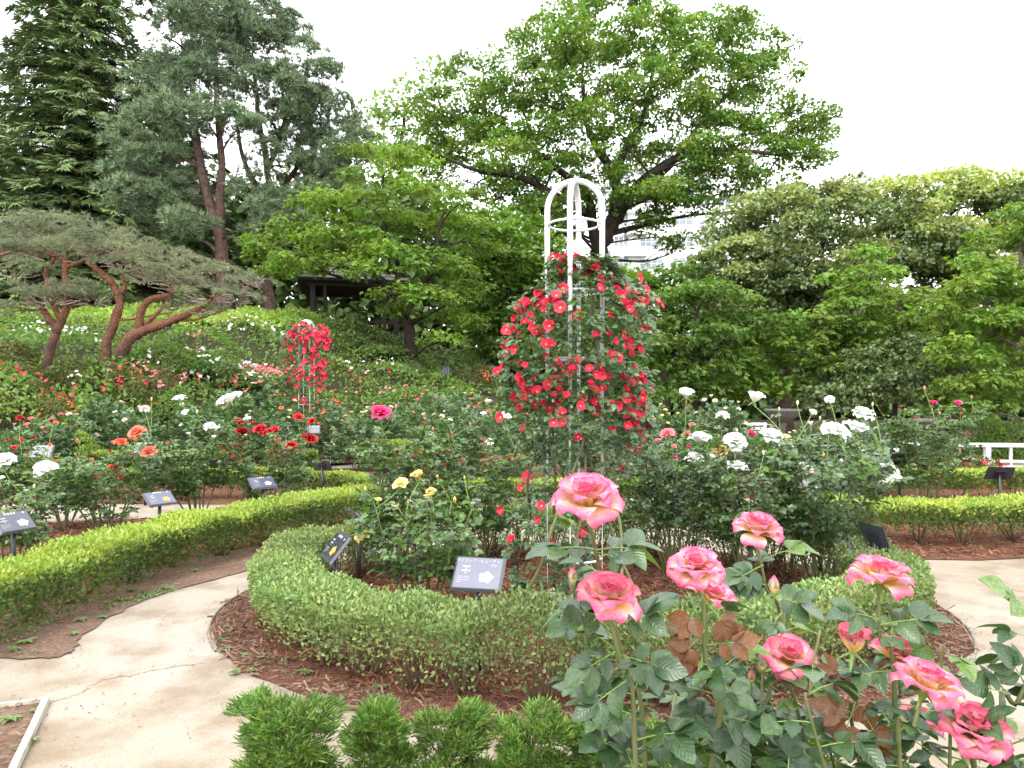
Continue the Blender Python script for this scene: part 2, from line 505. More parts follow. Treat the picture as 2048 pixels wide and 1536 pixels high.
petalmat('petal_magenta', [(0.0, (0.65, 0.03, 0.10)), (1.0, (0.74, 0.035, 0.16))], 0.2)
petalmat('petal_pink', [(0.0, (0.85, 0.45, 0.40)), (1.0, (0.80, 0.20, 0.26))], 0.3)
petalmat('petal_pale_pink', [(0.0, (0.88, 0.70, 0.60)), (1.0, (0.88, 0.62, 0.60))], 0.3)
petalmat('petal_salmon', [(0.0, (0.88, 0.45, 0.15)), (1.0, (0.82, 0.16, 0.12))], 0.3)
petalmat('azalea_red', [(0.0, (0.55, 0.03, 0.05)), (1.0, (0.60, 0.04, 0.06))], 0.25)
petalmat('azalea_white', [(0.0, (0.85, 0.85, 0.82)), (1.0, (0.88, 0.88, 0.86))], 0.25)
petalmat('azalea_pink', [(0.0, (0.75, 0.25, 0.25)), (1.0, (0.78, 0.35, 0.32))], 0.25)
petalmat('azalea_orange', [(0.0, (0.60, 0.16, 0.06)), (1.0, (0.62, 0.18, 0.08))], 0.25)
plain('stamen', (0.75, 0.50, 0.10), 0.7, 0.2, 0.2, 40.0)

# ---------------------------------------------------------------- the setting: ground, path, beds
def ground_mat():
    m, ns, ls = new_mat('ground_soil')
    a = noise(ns, ls, 0.35, 5.0); b = noise(ns, ls, 5.0, 6.0)
    c = ramp(ns, ls, a, [(0.35, (0.030, 0.024, 0.017)), (0.6, (0.030, 0.042, 0.014))])
    c = mixc(ns, ls, b, c, (0.055, 0.045, 0.03))
    return finish(m, ns, ls, c, 0.95, 0.1, bump=(b, 0.6, 0.05))

def path_mat():
    m, ns, ls = new_mat('path_screed')
    a = noise(ns, ls, 0.55, 4.0); b = noise(ns, ls, 2.6, 6.0); f = noise(ns, ls, 90.0, 3.0, rough=0.7); k = noise(ns, ls, 22.0, 3.0)
    c = ramp(ns, ls, a, [(0.30, (0.25, 0.212, 0.162)), (0.5, (0.295, 0.260, 0.213)), (0.68, (0.32, 0.294, 0.258))])
    s = ramp(ns, ls, b, [(0.36, (0.55, 0.45, 0.34)), (0.56, (1, 1, 1))])
    c = mixc(ns, ls, 0.62, c, s, 'MULTIPLY')
    g = ramp(ns, ls, f, [(0.35, (0.62, 0.58, 0.54)), (0.6, (1, 1, 1))])
    c = mixc(ns, ls, 0.5, c, g, 'MULTIPLY')
    t = ramp(ns, ls, k, [(0.28, (0.55, 0.42, 0.30)), (0.36, (1, 1, 1))])
    c = mixc(ns, ls, 0.5, c, t, 'MULTIPLY')
    return finish(m, ns, ls, c, 0.92, 0.15, bump=(f, 0.25, 0.004))

def bed_mat():
    m, ns, ls = new_mat('bed_mulch')
    a = noise(ns, ls, 2.0, 5.0); f = noise(ns, ls, 60.0, 4.0, rough=0.7)
    c = ramp(ns, ls, f, [(0.3, (0.06, 0.028, 0.018)), (0.55, (0.15, 0.068, 0.042)), (0.75, (0.24, 0.125, 0.08))])
    d = ramp(ns, ls, a, [(0.35, (0.8, 0.85, 0.9)), (0.65, (1, 1, 1))])
    c = mixc(ns, ls, 1.0, c, d, 'MULTIPLY')
    return finish(m, ns, ls, c, 0.95, 0.1, bump=(f, 0.8, 0.02))

def soil_mat():
    m, ns, ls = new_mat('bed_edge_soil')
    a = noise(ns, ls, 3.0, 5.0); f = noise(ns, ls, 45.0, 5.0, rough=0.7)
    c = ramp(ns, ls, f, [(0.3, (0.10, 0.062, 0.045)), (0.55, (0.18, 0.118, 0.088)), (0.72, (0.30, 0.235, 0.19))])
    d = ramp(ns, ls, a, [(0.35, (0.75, 0.7, 0.65)), (0.65, (1, 1, 1))])
    c = mixc(ns, ls, 1.0, c, d, 'MULTIPLY')
    return finish(m, ns, ls, c, 0.95, 0.1, bump=(f, 0.8, 0.015))

def structure(o):
    o['kind'] = 'structure'
    return o

xs = np.concatenate([np.linspace(-160, -31, 14), np.linspace(-30, 30, 81), np.linspace(31, 200, 18)])
ys = np.concatenate([np.linspace(-8, 12, 11), np.linspace(12.6, 45, 61), np.linspace(48, 300, 30)])
XX, YY = np.meshgrid(xs, ys)
g = Geo()
nx, ny = len(xs), len(ys)
ii, jj = np.meshgrid(np.arange(ny - 1), np.arange(nx - 1), indexing='ij')
q = np.stack([ii * nx + jj, ii * nx + jj + 1, (ii + 1) * nx + jj + 1, (ii + 1) * nx + jj], -1).reshape(-1, 4)
g.add(np.stack([XX, YY, height(XX, YY) - 0.004], -1), q)
structure(g.build('ground', ground_mat(), smooth_shade=True))

M_PATH, M_BED, M_SOIL = path_mat(), bed_mat(), soil_mat()
g = Geo()
poly(g, [(-12, -4), (14, -4), (14, 21), (3, 21), (-3, 17), (-6, 13.4), (-12, 13.4)], 0.002)
path = structure(g.build('path', M_PATH))

def crack(P, w):
    P = curve(P, 14)
    P = P + np.concatenate([rng.normal(0, 0.012, (len(P), 2)), np.zeros((len(P), 1))], 1)
    T = norm(np.gradient(P, axis=0)); N = np.stack([-T[:, 1], T[:, 0], 0 * T[:, 0]], -1)
    ww = w * (0.4 + rng.random(len(P)))[:, None]
    V = np.concatenate([P - N * ww, P + N * ww]); n = len(P)
    i = np.arange(n - 1)
    gg = Geo(); gg.add(V, np.stack([i, i + 1, n + i + 1, n + i], -1))
    o = gg.build('crack', MATS['crack'], path)
    return o
plain('crack', (0.30, 0.22, 0.15), 0.95, 0.1, 0.3, 12.0)
crack([gnd(88, 1402, .006), gnd(150, 1390, .006), gnd(200, 1360, .006), gnd(260, 1350, .006), gnd(330, 1335, .006), gnd(410, 1325, .006)], 0.0035)
crack([gnd(70, 1345, .006), gnd(95, 1320, .006), gnd(140, 1300, .006)], 0.002)
crack([gnd(1990, 1165, .006), gnd(2030, 1180, .006), gnd(2080, 1182, .006)], 0.003)

RC = (0.52, 5.42)          # middle of the round bed
def ellipse(a, b, n=64, c=RC):
    t = np.arange(n) / n * 2 * PI
    return np.stack([c[0] + a * np.cos(t), c[1] + b * np.sin(t)], -1)

bed_round = ellipse(2.68, 2.13) + .012 * np.random.default_rng(3).normal(size=(64, 2))
_e = curve([gnd(-260, 1335), gnd(0, 1322), gnd(120, 1314), gnd(150, 1300), gnd(165, 1275), gnd(239, 1226), gnd(342, 1185), gnd(475, 1148), A3(-1.75, 7.6, 0), A3(-1.1, 9.2, 0)], 7)[:, :2]
_e = _e + .014 * np.random.default_rng(4).normal(size=_e.shape)
bed_left = np.array([tuple(q_) for q_ in _e] + [(-1.4, 9.9), (-2.6, 9.7), (-4.2, 9.25), (-6.5, 8.6), (-9.5, 8.2), (-9.5, 4.2)])
bed_right = np.array([(3.0, 8.6), gnd(1700, 1125)[:2], gnd(1850, 1120)[:2], gnd(1960, 1122)[:2], (6.2, 7.1), (9, 7.2), (9, 10.0), (5.6, 9.9), (3.4, 9.9)])
bed_corner = np.array([gnd(88, 1405)[:2], gnd(0, 1416)[:2], (-4.5, 3.5), (-4.5, 1.0), (-1.35, 1.0), gnd(30, 1536)[:2]])
bed_front = np.array([(-1.15, 2.0), (-0.98, 2.62), (-0.4, 2.72), (1.0, 2.74), (1.9, 2.7), (2.3, 2.4), (2.6, 1.0), (0.4, 0.55), (-0.8, 0.9)])
bed_back_left = np.array([(-12, 10.5), (-2.0, 10.2), (-1.6, 10.6), (-3.2, 13.0), (-5.5, 13.6), (-12, 13.6)])
bed_back_mid = np.array([(-2.7, 13.8), (-1.2, 11.0), (4.5, 10.9), (5.2, 13.0), (4.0, 19.5), (-2.5, 19.5)])
bed_back_right = np.array([(5.6, 10.9), (14, 11.2), (14, 15.0), (6.0, 14.5)])
bed_far_left = np.array([(-9, 15.6), (-2.6, 16.6), (-2.7, 19.0), (-9, 19.5)])
M_BEDS = {}
for nm, P, mt in (('bed', bed_round, M_BED), ('bed', bed_left, M_SOIL), ('bed', bed_right, M_BED), ('bed', bed_corner, M_SOIL), ('bed', bed_front, M_SOIL),
                  ('bed', bed_back_left, M_BED), ('bed', bed_back_mid, M_BED), ('bed', bed_back_right, M_BED), ('bed', bed_far_left, M_BED)):
    g = Geo(); poly(g, P, 0.010); structure(g.build(nm, mt))
# bark mulch inside the hedged part of the left bed
bed_left_mulch = np.array([(-3.75, 4.9), (-3.55, 5.6), (-3.4, 6.4), (-2.9, 7.2), (-2.2, 8.0), (-1.6, 9.2), (-2.6, 9.6), (-4.2, 9.15), (-6.5, 8.5), (-9, 8.1), (-9, 4.9)])
g = Geo(); poly(g, bed_left_mulch, 0.016); structure(g.build('bed_mulch', M_BED))

def chips(P, n, smin, smax, mt, z0, hole=None, parent=None):
    P = np.asarray(P)
    lo, hi = P.min(0), P.max(0)
    xy = lo + rng.random((n * 3, 2)) * (hi - lo)
    k = inside(P, xy[:, 0], xy[:, 1])
    if hole is not None:
        k &= ~inside(hole, xy[:, 0], xy[:, 1])
    k &= (xy[:, 1] < 9.5) & (np.abs(xy[:, 0]) < 0.8 * xy[:, 1] + 0.3)
    xy = xy[k][:n]
    n = len(xy)
    tv = A3([-.5, 0, 0], [.5, 0, .05], [.4, 1, .1], [-.4, 1, 0]); tf = np.array([[0, 1, 2], [0, 2, 3]])
    pos = np.concatenate([xy, z0 + rng.random((n, 1)) * 0.018], 1)
    Y = rand_dirs(n); Y[:, 2] *= 0.35
    Z = A3(0, 0, 1) + 0.5 * rand_dirs(n)
    V, Fc = place((tv, tf), pos, Y, Z, smin + rng.random(n) ** 2 * (smax - smin), 0.09 + 0.1 * rng.random(n))
    g = Geo(); g.add(V, Fc)
    return g.build('mulch', mt, parent, kind='stuff')
o = chips(bed_round, 15000, 0.02, 0.075, MATS['mulch_chip'], 0.012, ellipse(2.42, 1.9)); tag(o, 'faded bark chips outside the round hedge', 'mulch')
o.data.materials[0] = MATS['mulch_chip_old']
o = chips(ellipse(2.42, 1.9), 26000, 0.02, 0.08, MATS['mulch_chip'], 0.012); tag(o, 'red bark mulch inside the round hedge', 'mulch')
o = chips(bed_left_mulch, 14000, 0.025, 0.09, MATS['mulch_chip'], 0.018); tag(o, 'red bark mulch behind the lime hedge on the left', 'mulch')
o = chips(bed_right, 7000, 0.025, 0.09, MATS['mulch_chip'], 0.012); tag(o, 'red bark mulch under the hedge on the right', 'mulch')
o = chips(bed_left, 4500, 0.012, 0.05, MATS['mulch_chip_old'], 0.012, bed_left_mulch); tag(o, 'sparse bark chips along the left path edge', 'mulch')
o = chips(bed_corner, 2500, 0.012, 0.05, MATS['mulch_chip_old'], 0.012); tag(o, 'sparse bark chips in the bottom left corner bed', 'mulch')
o = chips(bed_front, 3000, 0.012, 0.05, MATS['mulch_chip_old'], 0.012); tag(o, 'sparse bark chips under the dwarf conifers', 'mulch')

def strip(name, P, w, h, mt, label, cat):
    """a kerb: a low bar along a line"""
    P = np.asarray(P, float)
    T = norm(np.gradient(P, axis=0)); N = np.stack([-T[:, 1], T[:, 0], 0 * T[:, 0]], -1)
    n = len(P)
    V = np.concatenate([P - N * w / 2, P - N * w * .42 + A3(0, 0, h), P + N * w * .42 + A3(0, 0, h), P + N * w / 2])
    i = np.arange(n - 1)
    qs = [np.stack([k * n + i, k * n + i + 1, (k + 1) * n + i + 1, (k + 1) * n + i], -1) for k in range(3)]
    g = Geo(); g.add(V, np.concatenate(qs))
    return tag(g.build(name, mt), label, cat)
strip('kerb', curve([gnd(92, 1404, .008), gnd(62, 1470, .008), gnd(20, 1560, .008), gnd(-30, 1680, .008)], 6), 0.035, 0.03, MATS['kerb'], 'pale straight kerb of the bottom left corner bed', 'kerb')
strip('kerb', curve([gnd(92, 1402, .008), gnd(40, 1410, .008), gnd(-60, 1420, .008), gnd(-300, 1450, .008)], 6), 0.025, 0.02, MATS['kerb'], 'thin kerb running left from the bottom left bed corner', 'kerb')
strip('kerb', [(RC[0] + 2.70 * math.cos(a_), RC[1] + 2.15 * math.sin(a_), .006) for a_ in np.linspace(2.75, 3.65, 20)], 0.014, 0.012, MATS['kerb_old'], 'curved grey kerb between path and round hedge', 'kerb')
strip('kerb', [(RC[0] + 2.70 * math.cos(a_), RC[1] + 2.15 * math.sin(a_), .006) for a_ in np.linspace(-.75, .1, 18)], 0.014, 0.012, MATS['kerb_old'], 'curved kerb right of the round hedge', 'kerb')

# ---------------------------------------------------------------- leaf templates
LEAF2 = (A3([0, 0, 0], [.5, .45, .10], [0, 1, 0], [-.5, .45, .10]), np.array([[0, 1, 2], [0, 2, 3]]))
def needle_tuft(n, w, spread, up=0.3, seed=3):
    r = np.random.default_rng(seed)
    V, T = [], []
    for i in range(n):
        a = 2 * PI * i / n + r.random() * .6
        e = spread * (0.35 + 0.65 * r.random())
        d = A3(math.sin(e) * math.cos(a), math.cos(e), math.sin(e) * math.sin(a))
        s = norm(np.cross(d, r.normal(size=3)))
        L = 0.75 + .35 * r.random()
        b = len(V)
        V += [-s * w / 2, s * w / 2, d * L]
        T.append([b, b + 1, b + 2])
    return np.array(V), np.array(T)
TUFT_PINE = needle_tuft(11, 0.12, 1.35)
TUFT_LOW = needle_tuft(11, 0.085, 1.15, seed=5)
def fan_spray(n, w, seed=1):
    r = np.random.default_rng(seed)
    V, T = [], []
    for i in range(n):
        a = (i / (n - 1) - .5) * 1.7
        d = A3(math.sin(a), math.cos(a), 0.25 * r.normal() * .4)
        s = norm(np.cross(d, A3(r.normal() * .5, r.normal() * .5, 1)))
        L = (1.0 - .35 * abs(a)) * (0.8 + .3 * r.random())
        o = A3(0, 0.18 * r.random(), 0)
        m = o + d * L * .6
        b = len(V)
        V += [o, m - s * w / 2, m + s * w / 2, o + d * L + A3(0, 0, -.08)]
        T += [[b, b + 1, b + 2], [b + 1, b + 3, b + 2]]
    return np.array(V), np.array(T)
SPRAY = fan_spray(7, 0.13)
THREAD = fan_spray(5, 0.13, 4)
MAPLE = fan_spray(5, 0.34, 6)      # a little hand of leaf lobes

# ---------------------------------------------------------------- hedges
def hedge(label, P, w, h, leaf, dens, top, side, gap=0.12, stems=0.32, closed=False, sparse=0.3, stem_mat='twig', nst=8, zb=0.0, rag=0.03, stem_r=0.006, cat='hedge', straightness=1.0, vpow=.6, fill_d=.5, shoots=.02, patch=.3):
    P = np.asarray(P, float)
    if P.shape[1] == 2:
        P = np.concatenate([P, np.full((len(P), 1), zb)], 1)
    if closed:
        P = np.concatenate([P, P[:1]])
    else:
        P = curve(P, 10)
    seg = np.linalg.norm(np.diff(P, axis=0), axis=1)
    S = np.concatenate([[0], np.cumsum(seg)]); L = S[-1]
    T = norm(np.gradient(P, axis=0))
    if closed:
        T[0] = T[-1] = norm(P[1] - P[-2])
    def at(s):
        p = np.stack([np.interp(s, S, P[:, k]) for k in range(3)], -1)
        t = norm(np.stack([np.interp(s, S, T[:, k]) for k in range(3)], -1))
        return p, t, np.stack([-t[:, 1], t[:, 0], 0 * t[:, 0]], -1)
    c = P.mean(0)
    root = thing('hedge', label, cat, (P[0, 0], P[0, 1], P[0, 2]))
    off = A3(*root.location)
    bumps = rng.normal(size=(2, 6)) * 0.5
    def wob(s):
        return sum(0.3 * np.sin(s * (1.3 + 1.7 * k) + 9 * bumps[0, k]) for k in range(6)) / 2
    def leaves(n, face):
        s = rng.random(n) * L
        p, t, nrm = at(s)
        u = rng.random(n) * 2 - 1
        dep = np.abs(rng.normal(0, 0.035, n))
        if face == 'top':
            edge = np.abs(u) ** 6 * 0.06
            o = u * w / 2
            z = h + rag * wob(s) - edge - dep * .7 + rng.random(n) ** 4 * shoots
            N = np.broadcast_to(A3(0, 0, 1), (n, 3)) + nrm * (u ** 5)[:, None] * .8
        elif face == 'fill':
            o = u * w * .42; z = gap + (.25 + .75 * rng.random(n)) * (h - gap - .03); N = rand_dirs(n)
        else:
            sg = 1.0 if face == 'left' else -1.0
            v = rng.random(n)
            v = np.where(rng.random(n) < sparse, v, v ** vpow)
            z = gap + v * (h - gap - 0.01) + rag * wob(s) * v
            o = sg * (w / 2 * (0.80 + 0.20 * np.sqrt(v)) - dep + 0.02 * wob(s + 3))
            N = nrm * sg + A3(0, 0, .35)
        if not closed:     # rounded ends
            e = np.minimum(s, L - s)
            k = np.clip(e / (w * .5), 0, 1)
            o = o * np.sqrt(np.clip(1 - (1 - k) ** 2, 0, 1)) 
            if face == 'top':
                z = z - (1 - k) ** 4 * .06
        if face in ('left', 'right'):       # thin places and gaps low on the sides
            keep = rng.random(n) > patch * (.5 + .5 * np.sin(s * 7.3 + 2 * np.sin(s * 2.1)) ) * np.clip(1.3 - (z - gap) / (h - gap), 0, 1)
            p, nrm, o, z, N, t = p[keep], nrm[keep], o[keep], z[keep], N[keep], t[keep]; n = len(z)
        pos = p + nrm * o[:, None] + A3(0, 0, 1) * z[:, None] - off
        Y = norm(N) * .7 + rand_dirs(n) * .8 + A3(0, 0, .35)
        return place(LEAF2, pos, Y, norm(N) + rand_dirs(n) * .7, leaf * (0.7 + .6 * rng.random(n)), 0.55 + .15 * rng.random(n))
    gt, gs = Geo(), Geo()
    gt.add(*leaves(int(dens * L * w), 'top'))
    for f in ('left', 'right'):
        gs.add(*leaves(int(dens * .85 * L * (h - gap)), f))
    gs.add(*leaves(int(dens * fill_d * L * (h - gap)), 'fill'))
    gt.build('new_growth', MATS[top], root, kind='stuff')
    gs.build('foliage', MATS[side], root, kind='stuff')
    if stems:
        k = max(2, int(L / stems))
        gm = Geo()
        for i in range(k):
            s = (i + .5 + rng.uniform(-.2, .2)) * L / k
            p, t, nr = at(np.array([s])); p, t, nr = p[0] - off, t[0], nr[0]
            for j in range(nst):
                a, b = rng.uniform(-1, 1, 2)
                q0 = p + t * a * .05 + nr * b * .05
                q1 = p + t * (a * .16 * straightness + rng.normal() * .03) + nr * (b * w * .40) + A3(0, 0, h * rng.uniform(.55, .92))
                m = (q0 + q1) / 2 + A3(rng.normal() * .015, rng.normal() * .015, 0) + A3(0, 0, -.03) 
                tube(gm, curve([q0, m, q1], 3), stem_r * rng.uniform(.7, 1.3), stem_r * .4, 5)
        gm.build('stems', MATS[stem_mat], root, True, kind='stuff')
    return root

ring_in = ellipse(2.19, 1.71, 96, (0.52, 5.35))
hedge('round clipped grey-green box hedge ringing the white arch trellis', ring_in, 0.44, 0.46, 0.025, 6700, 'hedge_grey_green', 'hedge_grey_green', gap=0.04, stems=0.33, closed=True, sparse=0.0, nst=15, rag=.10, stem_r=.009, vpow=.36, fill_d=.28, shoots=.06, patch=.5)
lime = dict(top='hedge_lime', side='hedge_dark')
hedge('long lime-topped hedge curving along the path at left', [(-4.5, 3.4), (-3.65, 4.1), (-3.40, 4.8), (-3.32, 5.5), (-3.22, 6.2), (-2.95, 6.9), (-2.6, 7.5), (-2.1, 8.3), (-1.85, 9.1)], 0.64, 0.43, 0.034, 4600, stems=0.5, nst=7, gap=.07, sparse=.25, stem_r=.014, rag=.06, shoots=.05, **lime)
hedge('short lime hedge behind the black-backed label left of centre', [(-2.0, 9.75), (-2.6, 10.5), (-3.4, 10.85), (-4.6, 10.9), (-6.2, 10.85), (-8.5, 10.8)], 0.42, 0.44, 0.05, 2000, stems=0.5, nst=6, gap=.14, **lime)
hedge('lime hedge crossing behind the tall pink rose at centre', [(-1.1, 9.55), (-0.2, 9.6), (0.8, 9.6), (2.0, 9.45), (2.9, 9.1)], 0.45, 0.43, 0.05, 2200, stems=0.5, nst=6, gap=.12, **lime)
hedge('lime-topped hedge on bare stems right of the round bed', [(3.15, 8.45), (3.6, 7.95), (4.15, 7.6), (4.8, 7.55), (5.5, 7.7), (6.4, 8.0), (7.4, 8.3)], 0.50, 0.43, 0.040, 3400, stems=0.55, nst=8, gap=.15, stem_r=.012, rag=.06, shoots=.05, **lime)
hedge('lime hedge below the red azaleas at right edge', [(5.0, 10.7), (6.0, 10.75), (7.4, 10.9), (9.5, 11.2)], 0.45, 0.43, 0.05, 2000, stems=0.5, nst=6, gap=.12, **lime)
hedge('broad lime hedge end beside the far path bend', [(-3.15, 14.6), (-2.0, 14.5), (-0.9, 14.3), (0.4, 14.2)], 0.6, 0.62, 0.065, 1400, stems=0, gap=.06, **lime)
hedge('plain green hedge block in front of the small trellis', [(-5.6, 17.6), (-4.5, 17.7), (-3.3, 17.8), (-2.2, 17.7)], 0.6, 0.60, 0.07, 1200, stems=0, gap=.05, top='azalea_leaf', side='shrub_leaf')
hedge('lime hedge strip behind the dark red roses', [(-8.2, 12.5), (-6.5, 12.7), (-5.0, 12.8), (-3.6, 13.0)], 0.5, 0.56, 0.06, 1600, stems=0, gap=.06, **lime)

# ---------------------------------------------------------------- white arch trellises
def trellis(label, loc, rz, H, r, pr, hoops, feet=True):
    t = thing('arch_trellis', label, 'trellis', loc, rz)
    straight = H - r
    for k in range(2):
        a = k * PI / 2
        c, s = math.cos(a), math.sin(a)
        dz = 0.012 * k
        th = np.linspace(0, PI, 15)
        P = [(-r * c, -r * s, 0)] + [(-r * math.cos(q_) * c, -r * math.cos(q_) * s, straight - dz + (r) * math.sin(q_)) for q_ in th] + [(r * c, r * s, 0)]
        g = Geo(); tube(g, P, pr, n=12); g.build('arch_pipe', MATS['white_paint'], t, True)
    for z in hoops:
        th = np.arange(32) / 32 * 2 * PI
        g = Geo(); tube(g, np.stack([(r - pr * .6) * np.cos(th), (r - pr * .6) * np.sin(th), 0 * th + z], -1), pr * .42, n=8, closed=True)
        g.build('hoop', MATS['white_paint'], t, True)
    if feet:
        for k in range(4):
            a = k * PI / 2
            g = Geo(); x, y = r * math.cos(a), r * math.sin(a)
            b = .085
            V = A3([-b, -b, 0], [b, -b, 0], [b, b, 0], [-b, b, 0], [-b * .85, -b * .85, .07], [b * .85, -b * .85, .07], [b * .85, b * .85, .07], [-b * .85, b * .85, .07]) + A3(x, y, 0.005)
            g.add(V, BOXF); g.build('concrete_foot', MATS['concrete'], t)
    return t
TX, TY = (1149 - CX) / F * 5.3, 5.3
trellis('tall white pipe arch trellis in the round bed', (TX, TY, 0.01), math.radians(-14), 3.2, 0.208, 0.0225, (0.37, 1.36, 1.86, 2.36, 2.87))
T2 = ((613 - CX) / F * 18.5, 18.5)
trellis('small distant white pipe arch trellis at left', (T2[0], T2[1], 0.25), math.radians(38), 3.30, 0.21, 0.030, (0.75, 1.1, 1.6, 2.1, 2.9), False)

# ---------------------------------------------------------------- plant labels on posts
def text_mesh(s, size, mt):
    cu = bpy.data.curves.new('lettering', 'FONT')
    cu.body = s; cu.size = size; cu.align_x = 'CENTER'; cu.align_y = 'CENTER'; cu.resolution_u = 2
    ob = bpy.data.objects.new('lettering', cu)
    C.link(ob)
    dg = bpy.context.evaluated_depsgraph_get()
    me = bpy.data.meshes.new_from_object(ob.evaluated_get(dg))
    bpy.data.objects.remove(ob)
    me.name = 'lettering'
    me.materials.clear(); me.materials.append(mt)
    return me

def plate_label(label, p, rz, ztop, tilt=42, w=0.30, h=0.22, flower=None, title=None, num=None, marks=True, post_r=0.017, painted_sheen=False):
    """a sloping name plate on a black post; local -y is the reader's side"""
    t = thing('plant_label', label, 'plant label', (p[0], p[1], p[2] if len(p) > 2 else 0.012), rz)
    a = math.radians(tilt)
    cz = ztop - math.sin(a) * h / 2
    g = Geo(); tube(g, [(0, .012, 0), (0, .012, cz - .01)], post_r, n=10); g.build('post', MATS['black_steel'], t, True)
    Mp = Matrix.Translation((0, 0, cz)) @ Matrix.Rotation(a, 4, 'X')
    b, th = 0.014, 0.016
    g = Geo()
    x, y = w / 2, h / 2
    V = A3([-x, -y, -th], [x, -y, -th], [x, y, -th], [-x, y, -th], [-x + b, -y + b, 0], [x - b, -y + b, 0], [x - b, y - b, 0], [-x + b, y - b, 0])
    g.add(V, BOXF)
    plate = g.build('plate', MATS['plate_edge'], t, M=Mp)
    g = Geo(); box(g, (0, 0, -th - .012), (w * .35, h * .5, .02)); g.build('bracket', MATS['black_steel'], t, M=Mp)
    def flat(name, V, Fc, mt, z):
        V = np.asarray(V, float); V = np.concatenate([V, np.full((len(V), 1), z)], 1)
        g = Geo(); g.add(V, Fc)
        o = g.build(name, mt, plate); return o
    X, Y = x - b - .004, y - b - .004
    flat('panel', [(-X, -Y), (X, -Y), (X, Y), (-X, Y)], [[0, 1, 2, 3]], MATS['panel_painted_sheen' if painted_sheen else 'panel_blue'], 0.001)
    lines = Geo()
    def bar(x0, y0, x1, y1):
        lines.add([(x0, y0, .0022), (x1, y0, .0022), (x1, y1, .0022), (x0, y1, .0022)], [[0, 1, 2, 3]])
    if marks:
        if title is None:
            for k in range(4):
                bar(-.05 + k * .024, .068, -.05 + k * .024 + .017, .086)
        if num is None:
            bar(.088, .066, .106, .080)
        for k, (ww, yy) in enumerate(((.045, .035), (.012, .022), (.052, .008), (.01, -.006))):
            bar(-.085 - ww / 2 + .01, yy, -.085 + ww / 2 + .01, yy + .007)
        for k in range(4):
            bar(-.118, -.028 - k * .012, -.118 + (.070 if k < 3 else .03), -.0255 - k * .012)
        lines.build('print', MATS['panel_white'], plate, kind='stuff')
    if title:
        link('lettering', text_mesh(title, .024, MATS['panel_white']), plate, Matrix.Translation((-.01, .075, .0026)))
    if num:
        link('lettering', text_mesh(num, .024, MATS['panel_white']), plate, Matrix.Translation((.085, .047, .0026)))
    if flower:
        n = 26
        aa = np.arange(n) / n * 2 * PI
        rr = 0.040 * (1 + .13 * np.sin(5 * aa + 1) + .06 * np.sin(9 * aa))
        for k, (sc_, mm) in enumerate(((1, flower[0]), (.6, flower[1]))):
            V = np.stack([.052 + sc_ * rr * np.cos(aa), -.028 + sc_ * .85 * rr * np.sin(aa) - .01 * k], -1)
            flat('flower_picture', V, np.arange(n)[None], MATS[mm], 0.0028 + .0006 * k)
    return t
plain('print_white', (0.42, 0.41, 0.39), 0.3, 0.4, 0.05, 60.0); plain('print_blush', (0.42, 0.27, 0.26), 0.3, 0.4, 0.1, 60.0)
plain('print_orange', (0.42, 0.19, 0.08), 0.3, 0.4, 0.1, 60.0); plain('print_yellow', (0.42, 0.25, 0.03), 0.3, 0.4, 0.1, 60.0); plain('print_pearl', (0.33, 0.34, 0.36), 0.3, 0.4, 0.08, 60.0)
plate_label('name plate with a blush rose picture at the front of the round bed', gnd(956, 1345), math.radians(-12), 0.655, 46, .30, .225, ('print_white', 'print_blush'), 'ライラック・ビューティ', '773', painted_sheen=True)
plate_label('tilted name plate with a yellow rose picture over the round hedge', gnd(668, 1262), math.radians(-62), 0.66, 50, .30, .22, ('print_yellow', 'print_yellow'))
plate_label('dark name plate with a white rose picture at the left edge', (-3.92, 5.55, .02), math.radians(68), 0.66, 44, .29, .21, ('print_white', 'print_pearl'))
plate_label('pale-reflecting name plate with an orange rose picture behind the lime hedge', (-3.62, 7.25, .02), math.radians(54), 0.585, 36, .30, .21, ('print_orange', 'print_yellow'), painted_sheen=True)
plate_label('pale-reflecting name plate with a white rose picture below the red roses', (-2.95, 8.35, .02), math.radians(44), 0.61, 36, .31, .21, ('print_white', 'print_white'), painted_sheen=True)
plate_label('black plate back turned to us below the red roses', (-2.72, 10.1, .012), math.radians(172), 0.66, 50, .28, .20, None, marks=False)
plate_label('black post and plate edge behind the yellow rose bush', gnd(721, 1194), math.radians(118), 0.70, 45, .28, .20, None, marks=False)
plate_label('black plate standing edge-on at the right of the round bed', (2.74, 5.3, .012), math.radians(100), 0.62, 72, .28, .20, None, marks=False)
plate_label('glaring name plate among white rose stems at right', gnd(1706, 1203), math.radians(28), 0.50, 35, .24, .18, ('print_white', 'print_white'), painted_sheen=True)
plate_label('dark brown plate back at the right behind the white roses', (5.05, 9.2, .012), math.radians(190), 0.84, 50, .30, .22, None, marks=False)
plate_label('dark brown plate back near the right edge', (6.05, 8.75, .012), math.radians(165), 0.71, 50, .30, .22, None, marks=False)
plate_label('pale name plate below the orange roses at left', ray(290, 887, 10.2) * A3(1, 1, 0), math.radians(6), 0.92, 55, .30, .22, ('print_blush', 'print_orange'), painted_sheen=True)
plate_label('pale name plate half hidden by leaves at the far left', ray(82, 893, 9.9) * A3(1, 1, 0), math.radians(8), 0.90, 55, .30, .22, None, painted_sheen=True)
plate_label('pale name plate in front of the small trellis', ray(626, 858, 15.2) * A3(1, 1, 0), math.radians(10), 0.95, 55, .30, .22, None, painted_sheen=True)
plate_label('small black plate back under the orange roses at left', ray(305, 935, 10.0) * A3(1, 1, 0), math.radians(178), 0.68, 55, .26, .20, None, marks=False)
